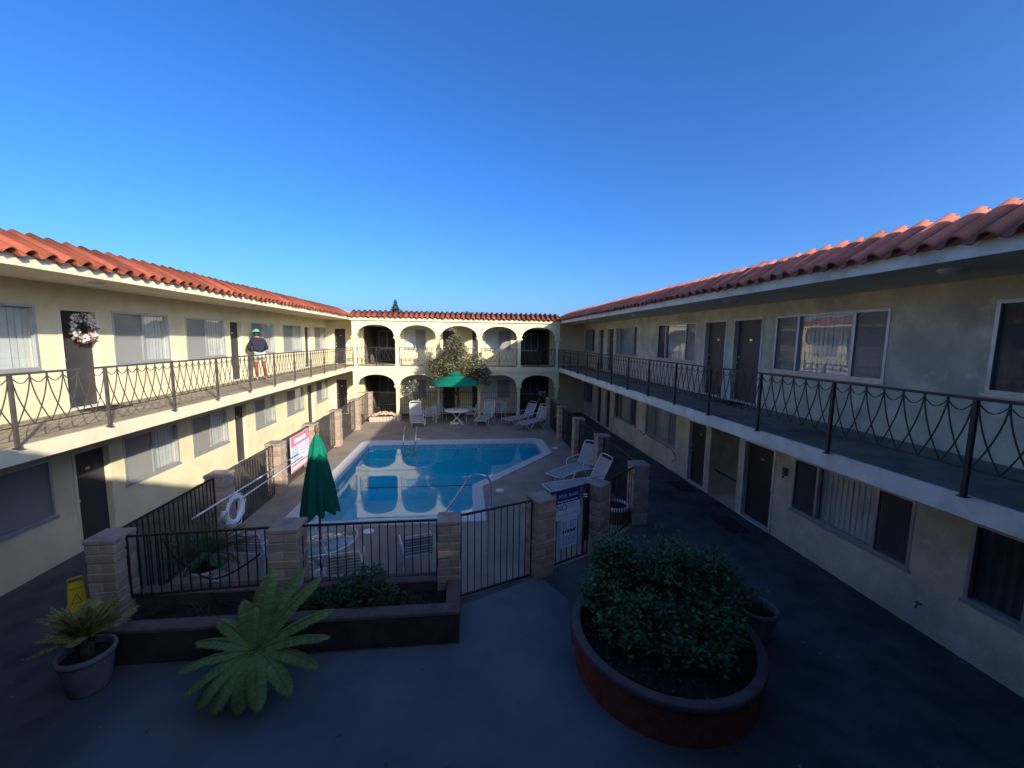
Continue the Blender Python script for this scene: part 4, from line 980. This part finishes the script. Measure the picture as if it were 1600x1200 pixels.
for i in range(420):
    a, r = ru(0, 6.28), 1.02 * rnd() ** .5; w.leaf((2.62 + r * math.cos(a), 4.76 + r * math.sin(a), .445 - .05 * r * r + ru(0, .03)), (ru(-1, 1), ru(-1, 1), ru(-.2, .3)), (ru(-.4, .4), 0, 1), .06, .04)
tag(w.build('leaf_litter', 'leaf_dark'), 'fallen dark leaves over the soil of the round planter', 'leaf litter', kind='stuff')

w = MB()
for i in range(170):
    a = rnd(); x, y = (ru(1.3, 6.6), ru(2.2, 9.5)) if a < .55 else (ru(-6.8, 1.2), ru(2.4, 5.3)) if a < .8 else (ru(-7.4, -5.4), ru(4, 20))
    if abs(x - 2.62) < 1.25 and abs(y - 4.76) < 1.25: continue
    w.leaf((x, y, .014), (ru(-1, 1), ru(-1, 1), ru(-.05, .15)), (ru(-.2, .2), ru(-.2, .2), 1), ru(.03, .08), ru(.02, .04))
tag(w.build('leaf_litter', 'leaf_olive'), 'dry leaves scattered over the dark paving around the planters', 'leaf litter', kind='stuff')

def pot(c, r, h, m, label, name='plant_pot', soilz=.9, rim=None, base=.68, group='plant pots', cat='pot'):
    t = thing(name, c, label, cat, group)
    w = MB(); w.lathe([(r * base, 0), (r * (base + .06), h * .08), (r * .90, h * .75), (r * .93, h * .86)], c, 32, cap0=True); w.build('body', m, t)
    w = MB(); w.lathe([(r * .93, h * .84), (r * 1.0, h * .86), (r * 1.03, h * .93), (r * 1.0, h), (r * .90, h), (r * .87, h * .94), (r * .86, h * .7)], c, 32); w.build('rim', rim or m, t)
    w = MB(); w.lathe([(.0, h * (soilz + .03)), (r * .5, h * (soilz + .01)), (r * .88, h * (soilz - .03))], c, 20); w.build('soil', 'soil', t)
    return t
def cycad(base, fronds, label, m, trunk=(.07, .2), leafl=.16, lw=.017, pairs=34, name='cycad', group='cycads', lift=0., wide=0):
    """fronds: list of (azimuth, length, start elevation, droop)"""
    t = thing(name, base, label, 'cycad', group); b = Vector(base)
    w = MB(); w.lathe([(trunk[0] * 1.1, 0), (trunk[0] * 1.25, trunk[1] * .4), (trunk[0] * .9, trunk[1] * .9), (.02, trunk[1] * 1.08)], b, 14)
    for i in range(60):
        a = ru(0, 6.28); z = ru(.05, 1) * trunk[1]; w.leaf(b + Vector((trunk[0] * math.cos(a), trunk[0] * math.sin(a), z)), (math.cos(a), math.sin(a), 1.2), (0, 0, 1), .07, .03)
    w.build('trunk', 'bark', t); top = b + Vector((0, 0, trunk[1]))
    for az, L, el, dr in fronds:
        w = MB(); d = Vector((math.cos(az), math.sin(az), 0)); p = top + d * .03; pts = [p.copy()]; n = pairs; e = el; tw = ru(-.25, .25)
        dirs = []
        for i in range(n):
            dv = d * math.cos(e) + Vector((0, 0, math.sin(e))); p = p + dv * (L / n); pts.append(p.copy()); dirs.append(dv); e -= dr / n
        w.tube(pts[::3] + [pts[-1]], .006, 4)
        side0 = Vector((-math.sin(az), math.cos(az), 0))
        for i in range(3, n):
            q = i / n; ll = leafl * (max(.05, math.sin(math.pi * min(.985, .10 + q * .90))) ** (.55 if wide < 1 else .33)) * ru(.9, 1.08)
            if q > .9: ll *= .75
            nrm = dirs[i].cross(side0) * -1
            for s in (-1, 1):
                dd = (side0 * s * 1.0 + dirs[i] * (.55 if not wide else .35) + nrm * (.28 + tw * s) + Vector((0, 0, -.15)))
                w.leaf(pts[i], dd, nrm + side0 * s * .2, ll, lw)
        w.build('frond', m, t)
    return t
# centre-front cycad (small dark pot)
cx, cy = -2.57, 4.86
pot((cx, cy, 0), .15, .26, 'cable', 'small black nursery pot holding the broad green cycad', soilz=.92)
fr = [(R(a), L, R(e), R(dr)) for a, L, e, dr in [(-5, .86, 28, 42), (14, .92, 34, 30), (38, .95, 52, 34), (66, .92, 62, 32), (84, .95, 68, 30), (104, .82, 62, 40), (128, .72, 52, 46), (152, .78, 40, 46), (172, .80, 28, 52), (196, .80, 20, 50),
     (222, .76, 20, 66), (240, .80, 24, 74), (256, .70, 12, 72), (276, .74, 10, 66), (297, .78, 14, 60), (318, .84, 20, 54), (338, .84, 24, 48), (120, .5, 75, 20)]]; fr = [(a + ru(-.08, .08), L * ru(.9, 1.08), e + ru(-.08, .08), d * ru(.85, 1.2)) for a, L, e, d in fr]
cycad((cx, cy, .26), fr, 'broad green cycad with spreading fronds in the left foreground', 'frond', (.075, .26), .132, .030, 66, wide=1)
# left potted cycad
pot((-4.62, 5.08, 0), .275, .50, 'pot', 'large round grey pot holding the yellowing cycad at far left', soilz=.86)
fr = []
for i in range(58):
    a = 2 * math.pi * i / 58 * 5 + ru(-.2, .2); fr.append((a, ru(.34, .54), R(ru(34, 86)), R(ru(5, 50))))
cycad((-4.62, 5.08, .43), fr, 'small yellowing bushy cycad in the grey pot at far left', 'frond_yellow', (.06, .24), .088, .018, 26)
# pool side cycad
pot((-4.38, 7.02, 0), .31, .46, 'pot_white', 'round pale rimmed pot inside the fence holding a dark cycad', soilz=.9, base=.8)
fr = [(2 * math.pi * i / 26 * 5 + ru(-.1, .1), ru(.62, .85), R(ru(20, 70)), R(ru(30, 70))) for i in range(26)]
cycad((-4.38, 7.02, .40), fr, 'dark green cycad in the white pot behind the front fence', 'frond_dark', (.08, .22), .12, .02, 32)
# half barrel
t = thing('barrel_planter', (3.58, 9.05, 0), 'low wooden half-barrel planter with white rim behind the right fence corner', 'planter')
w = MB(); w.lathe([(.25, 0), (.30, .2), (.31, .36)], (3.58, 9.05, 0), 24, cap0=True); w.build('body', 'barrel', t)
w = MB(); w.lathe([(.315, .34), (.325, .36), (.325, .43), (.29, .43), (.28, .34)], (3.58, 9.05, 0), 24); w.build('rim', 'pot_white', t)
w = MB(); w.lathe([(.0, .39), (.29, .37)], (3.58, 9.05, 0), 16); w.build('soil', 'soil', t)
shrub([((3.55, 9.05, .5), .12)], 60, .05, .03, 'leaf_dark', (3.56, 9.05, .38), 'tiny dark plant in the half-barrel planter', name='seedling', cat='plant')
pot((4.28, 5.12, 0), .27, .48, 'pot', 'grey clay pot just right of the round brick planter', soilz=.8)
shrub([((4.25, 5.12, .5), .13)], 90, .05, .03, 'leaf_dark', (4.26, 5.12, .40), 'sparse dark plant in the clay pot right of the round planter', name='seedling', cat='plant')

# far trees and beds
def tree(base, th, cs, n, l, wd, leaf, label, tr=.07, cat='tree', name='tree', group=None):
    t = thing(name, base, label, cat, group); b = Vector(base)
    w = MB(); w.tube(arc([b, b + Vector((.05, .03, th * .5)), b + Vector((-.02, 0, th))], 5), [tr] * 6 + [tr * .7] * 5, 8)
    for c, r in cs:
        c = Vector(c); m = (b + Vector((0, 0, th * .8)) + c) / 2 + Vector((ru(-.1, .1), ru(-.1, .1), ru(-.1, .15)))
        w.tube(arc([b + Vector((0, 0, th * ru(.6, 1))), m, c], 4), [tr * .5] * 4 + [tr * .35] * 3 + [tr * .15] * 2, 6)
    w.build('trunk', 'bark', t)
    w = MB(); leafcloud(w, n, clump(cs), l, wd); w.build('crown', leaf, t); return t
cs = [((-.55, 21.0, 4.35), .32), ((-.72, 21.0, 4.0), .42), ((-.45, 21.0, 3.75), .48), ((-.85, 20.95, 3.5), .52), ((-.25, 21.0, 3.3), .5), ((-1.25, 21.0, 3.2), .42), ((-1.6, 21.0, 2.9), .42), ((-1.85, 21.0, 3.05), .26),
      ((-.9, 20.9, 2.85), .5), ((-.2, 20.95, 2.8), .5), ((.35, 21.0, 3.0), .42), ((.7, 21.0, 2.75), .4), ((.95, 21.05, 2.5), .38), ((.5, 21.1, 3.4), .3), ((-1.4, 20.95, 2.5), .38), ((1.05, 21.1, 2.15), .3), ((.2, 21.1, 2.3), .5), ((-.68, 21., 4.75), .16), ((.85, 21.0, 3.15), .2)]
tree((-.5, 21.25, 0), 2.2, cs, 8600, .145, .07, 'leaf_olive', 'grey-green bushy tree rising behind the open green umbrella')
cs = [((-2.76, 21.5, 1.95), .22), ((-2.95, 21.5, 1.65), .2), ((-2.6, 21.5, 1.5), .24), ((-2.9, 21.5, 1.25), .22), ((-2.45, 21.5, 1.2), .22)]
tree((-2.75, 21.5, 0), 1.5, cs, 520, .10, .05, 'leaf_olive', 'slender flowering sapling in front of the second lower arch', .03, name='sapling')
w = MB()
for c, r in cs:
    for _ in range(7):
        p = Vector(c) + Vector((ru(-r, r), ru(-r, .0), ru(-r, r)))
        for q in range(4): w.leaf(p, (ru(-1, 1), ru(-1, 1), ru(-.5, 1)), (0, .2, 1), .06, .05)
w.build('blossom', 'flower_white', [o for o in COL.objects if o.name.startswith('sapling')][0])
shrub([((3.55, 21.3, .75), .38), ((3.85, 21.3, 1.05), .36), ((3.45, 21.3, 1.15), .3), ((4.0, 21.3, .6), .3), ((3.7, 21.3, 1.4), .22)], 1500, .11, .06, 'leaf_dark', (3.7, 21.3, 0), 'dark bush under the rightmost lower arch behind the chaise longues', name='bush', cat='bush')
t = thing('soil_bed', (-4.4, 21.9, 0), 'sunlit stone edged bed of dry soil under the leftmost lower arch', 'flower bed')
w = MB()
for i in range(9):
    a = -5.0 + i * .17; w.bbox(a, a + .16, 21.08 + ru(-.02, .02), 21.24, 0, .26 + ru(-.02, .02), .02)
for i in range(4): w.bbox(-3.62 + ru(-.01, .01), -3.46, 21.27 + i * .17, 21.43 + i * .17, 0, .26 + ru(-.02, .02), .02)
w.build('stone_edge', 'stone', t)
w = MB(); v = []
for i in range(19):
    for j in range(9):
        x = -4.98 + 1.4 * i / 18; y = 21.22 + .5 * j / 8; v.append((x, y, .24 + .26 * math.sin(math.pi * i / 18) ** .7 * math.sin(math.pi * min(1, .15 + j / 9)) + ru(-.04, .04)))
w.add(v, [(i * 9 + j, (i + 1) * 9 + j, (i + 1) * 9 + j + 1, i * 9 + j + 1) for i in range(18) for j in range(8)], False); w.build('soil', 'tansoil', t)
# vegetation behind the roofs
t = thing('pine_tree', (-10.2, 60, 0), 'distant conical pine tree poking above the far tiled roof', 'tree', 'distant trees'); b = Vector((-10.2, 60, 0))
w = MB(); w.tube([b, b + Vector((0, 0, 9.6))], [.22, .04], 8); w.build('trunk', 'bark', t)
w = MB()
for _ in range(4200):
    q = rnd() ** .8; z = 9.75 - 5.2 * q; r = (.05 + 1.65 * q) * rnd() ** .5 * (.8 + .25 * math.sin(z * 7.5)); a = ru(0, 6.283)
    w.leaf(b + Vector((r * math.cos(a), r * math.sin(a), z)), (math.cos(a), math.sin(a), ru(-.5, .5)), (ru(-.6, .6), ru(-.6, .6), 1), ru(.5, .9) * (.2 + .6 * q), .05 + .14 * q)
for k in range(17):
    z = 3 + 6.7 * k / 21; L = 1.75 * (1 - (k / 21.6)) + .12
    for j in range(11):
        a = 2.4 * k + 2 * math.pi * j / 11 + ru(-.15, .15); L2 = L * ru(.75, 1.1)
        for i in range(14):
            q = (i + .5) / 14; p = b + Vector((L2 * q * math.cos(a), L2 * q * math.sin(a), z + .18 * q * q * L))
            for s in (-1, 1, 0): w.leaf(p, (math.cos(a + s * .9), math.sin(a + s * .9), .35), (0, 0, 1), .40, .2)
w.build('crown', 'leaf_far', t)
for (x, y, h, lab) in [(.3, 50, 7.85, 'sparse distant treetop just above the middle of the far roof'), (2.3, 50, 7.75, 'low distant treetop above the far roof, right of the sparser one')]:
    cs = [((x + ru(-1.2, 1.2), y + ru(-1, 1), h - .55 - abs(ru(0, .9))), .55) for _ in range(9)] + [((x, y, h - 1.4), 1.1)]
    tree((x, y, 0), h - 2, cs, 1500, .22, .08, 'leaf_far', lab, .16, group='distant trees')

# ------------------------------------------------------------------ person on the upper left walkway
pb = Vector((-7.08, 14.72, Z2 + .012))
t = thing('person', pb, 'person in teal hat, dark jacket and orange leggings on the sunlit upper walkway', 'person', rz=0)
# local frame: facing +x? build facing +y then rotate
J = dict(pel=(0, 0, .90), sp1=(0, .02, 1.05), sp2=(0, .09, 1.24), nk=(0, .19, 1.40), hd=(0, .26, 1.50), hd2=(0, .29, 1.60),
 hl=(-.09, 0, .86), kl=(-.10, .05, .47), al=(-.10, -.03, .09), tl=(-.11, .10, .04), hr=(.09, 0, .86), kr=(.12, -.02, .47), ar=(.15, -.10, .09), tr=(.17, .04, .04),
 sl=(-.18, .14, 1.33), el=(-.27, .15, 1.08), wl=(-.17, .34, .99), ml=(-.13, .41, .98), sr=(.18, .14, 1.33), er=(.27, .12, 1.07), wr=(.18, .32, 1.0), mr=(.14, .39, .99))
def skin_from(keys, edges, rad, name, m, parent, sub=2, extra=()):
    ks = list(keys); vs = [J[k] for k in ks]; es = [(ks.index(a), ks.index(b)) for a, b in edges]; rs = [rad[k] for k in ks]
    for i, (p, par, r) in enumerate(extra):
        vs.append(p); rs.append(r); es.append((ks.index(par) if isinstance(par, str) else len(ks) + par, len(vs) - 1))
    return skinned(name, vs, es, rs, m, parent, 0, sub)
body = ['pel', 'sp1', 'sp2', 'nk', 'hd', 'hd2', 'hl', 'kl', 'al', 'tl', 'hr', 'kr', 'ar', 'tr', 'sl', 'el', 'wl', 'ml', 'sr', 'er', 'wr', 'mr']
be = [('pel', 'sp1'), ('sp1', 'sp2'), ('sp2', 'nk'), ('nk', 'hd'), ('hd', 'hd2'), ('pel', 'hl'), ('hl', 'kl'), ('kl', 'al'), ('al', 'tl'), ('pel', 'hr'), ('hr', 'kr'), ('kr', 'ar'), ('ar', 'tr'),
      ('sp2', 'sl'), ('sl', 'el'), ('el', 'wl'), ('wl', 'ml'), ('sp2', 'sr'), ('sr', 'er'), ('er', 'wr'), ('wr', 'mr')]
rad = dict(pel=.12, sp1=.11, sp2=.13, nk=.055, hd=.085, hd2=.07, hl=.085, kl=.055, al=.037, tl=.034, hr=.085, kr=.055, ar=.037, tr=.034, sl=.058, el=.042, wl=.028, ml=.030, sr=.058, er=.042, wr=.028, mr=.030)
fing = []
for s, wk in ((-1, 'ml'), (1, 'mr')):
    p = Vector(J[wk])
    for i, (dx, ll) in enumerate(((-.026, .062), (-.009, .075), (.009, .07), (.026, .055))):
        a = p + Vector((dx, .045, -.012)); fing.append((tuple(a), wk, .0095)); fing.append((tuple(a + Vector((dx * .1, ll * .6, -.02))), len(fing) - 1, .0085)); fing.append((tuple(a + Vector((0, ll * .8, -.05))), len(fing) - 1, .007))
    a = p + Vector((-s * .035, -.005, .0)); fing.append((tuple(a), wk, .011)); fing.append((tuple(a + Vector((-s * .015, .035, -.01))), len(fing) - 1, .009))
skin_from(body, be, rad, 'body', 'skin', t, 2, fing)
jr = dict(sp1=(.16, .135), sp2=(.19, .16), nk=.085, sl=.085, el=.066, wl=.045, sr=.085, er=.066, wr=.045, pel=(.15, .12))
J2 = J.copy(); J['pel'] = (0, .0, .97)
skin_from(['sp1', 'pel', 'sp2', 'nk', 'sl', 'el', 'wl', 'sr', 'er', 'wr'], [('sp1', 'pel'), ('sp1', 'sp2'), ('sp2', 'nk'), ('sp2', 'sl'), ('sl', 'el'), ('el', 'wl'), ('sp2', 'sr'), ('sr', 'er'), ('er', 'wr')], jr, 'jacket', 'jacket', t)
J.update(J2); J['kl2'] = (-.095, .03, .66); J['kr2'] = (.105, -.01, .66)
skin_from(['pel', 'hl', 'kl2', 'hr', 'kr2'], [('pel', 'hl'), ('hl', 'kl2'), ('pel', 'hr'), ('hr', 'kr2')], dict(pel=.145, hl=.115, kl2=.105, hr=.115, kr2=.105), 'shorts', 'shorts', t)
for a, b, c in (('kl2', 'kl', 'al'), ('kr2', 'kr', 'ar')):
    ca = Vector(J[b]) * .45 + Vector(J[c]) * .55 + Vector((0, -.025, 0)); J['cf'] = tuple(ca)
    skin_from([b, a, 'cf', c], [(b, a), (b, 'cf'), ('cf', c)], {a: .082, b: .064, 'cf': .062, c: .044}, 'leggings', 'leggings', t)
for a, b in (('al', 'tl'), ('ar', 'tr')):
    h = Vector(J[a]) + Vector((0, -.03, -.04)); J['heel'] = tuple(h); J['toe'] = (J[b][0], J[b][1] + .03, .038)
    skin_from(['heel', 'toe'], [('heel', 'toe')], dict(heel=.047, toe=.04), 'shoe', 'shoe', t)
w = MB(); hm = Matrix.Translation((0, .30, 1.60)) @ Matrix.Rotation(R(-24), 4, 'X')
w.lathe([(.0, .13), (.07, .125), (.105, .09), (.115, .03), (.125, .0), (.17, -.03), (.175, -.035), (.12, -.01), (.11, .0)], (0, 0, 0), 20); w.v = [tuple(hm @ Vector(p)) for p in w.v]; w.build('hat', 'hat', t, keep=True)
w = MB(); w.ball((0, .235, 1.53), .088, 10, 8, 1, 1, 1.05); w.build('hair', 'hair', t, keep=True)
w = MB()
for s in (-1, 1): w.ball((s * .032, .352, 1.535), .011)
w.build('eye', 'black', t, keep=True)
w = MB(); w.ball((0, .368, 1.505), .018, sz=1.3); w.ball((0, .348, 1.462), .02, sx=1.3, sz=.35)
for s in (-1, 1): w.ball((s * .085, .26, 1.52), .022, sx=.4)
w.build('face', 'skin', t, keep=True)
t.rotation_euler = (0, 0, R(38)); t.location = pb

# ------------------------------------------------------------------ light, sky, camera
sd = Vector((.75, -1, .455))
el = math.atan2(sd.z, math.hypot(sd.x, sd.y))
w = bpy.data.worlds.new('World'); S.world = w; w.use_nodes = True
N = w.node_tree.nodes; sk = N.new('ShaderNodeTexSky'); sk.sky_type = 'NISHITA'; sk.sun_disc = False
sk.sun_elevation = el; sk.sun_rotation = math.atan2(sd.x, sd.y)
sk.altitude = 500; sk.air_density = .8; sk.dust_density = 4; sk.ozone_density = 6.5
bg = N['Background']; hs = N.new('ShaderNodeHueSaturation'); hs.inputs['Saturation'].default_value = 1.13; hs.inputs['Hue'].default_value = .505
w.node_tree.links.new(sk.outputs[0], hs.inputs['Color']); w.node_tree.links.new(hs.outputs[0], bg.inputs[0]); bg.inputs[1].default_value = .14
lt = bpy.data.lights.new('sun', 'SUN'); lt.energy = 3.7; lt.angle = R(.6); lt.color = (1, .92, .77)
so = bpy.data.objects.new('sun', lt); COL.objects.link(so); so.rotation_euler = sd.to_track_quat('Z', 'Y').to_euler(); so.location = (20, -30, 30)
cam = bpy.data.cameras.new('camera'); co = bpy.data.objects.new('camera', cam); COL.objects.link(co)
cam.sensor_width = 36; cam.lens = 36 * 630 / 1600; cam.clip_end = 2000; cam.clip_start = .05
yaw, pit, rol = R(6.413), R(6.343), R(.845)
f = Vector((math.sin(yaw) * math.cos(pit), math.cos(yaw) * math.cos(pit), -math.sin(pit))); r = Vector((math.cos(yaw), -math.sin(yaw), 0)); u = r.cross(f)
r2 = r * math.cos(rol) + u * math.sin(rol); u2 = -r * math.sin(rol) + u * math.cos(rol)
co.matrix_world = Matrix(((r2.x, u2.x, -f.x, 0), (r2.y, u2.y, -f.y, 0), (r2.z, u2.z, -f.z, 4.35), (0, 0, 0, 1)))
S.camera = co
S.view_settings.view_transform = 'Standard'; S.view_settings.look = 'None'; S.view_settings.exposure = 1.04; S.view_settings.gamma = 1
S.cycles.use_denoising = True; S.cycles.max_bounces = 10; S.cycles.transparent_max_bounces = 16
S.render.resolution_x = 1024; S.render.resolution_y = 768
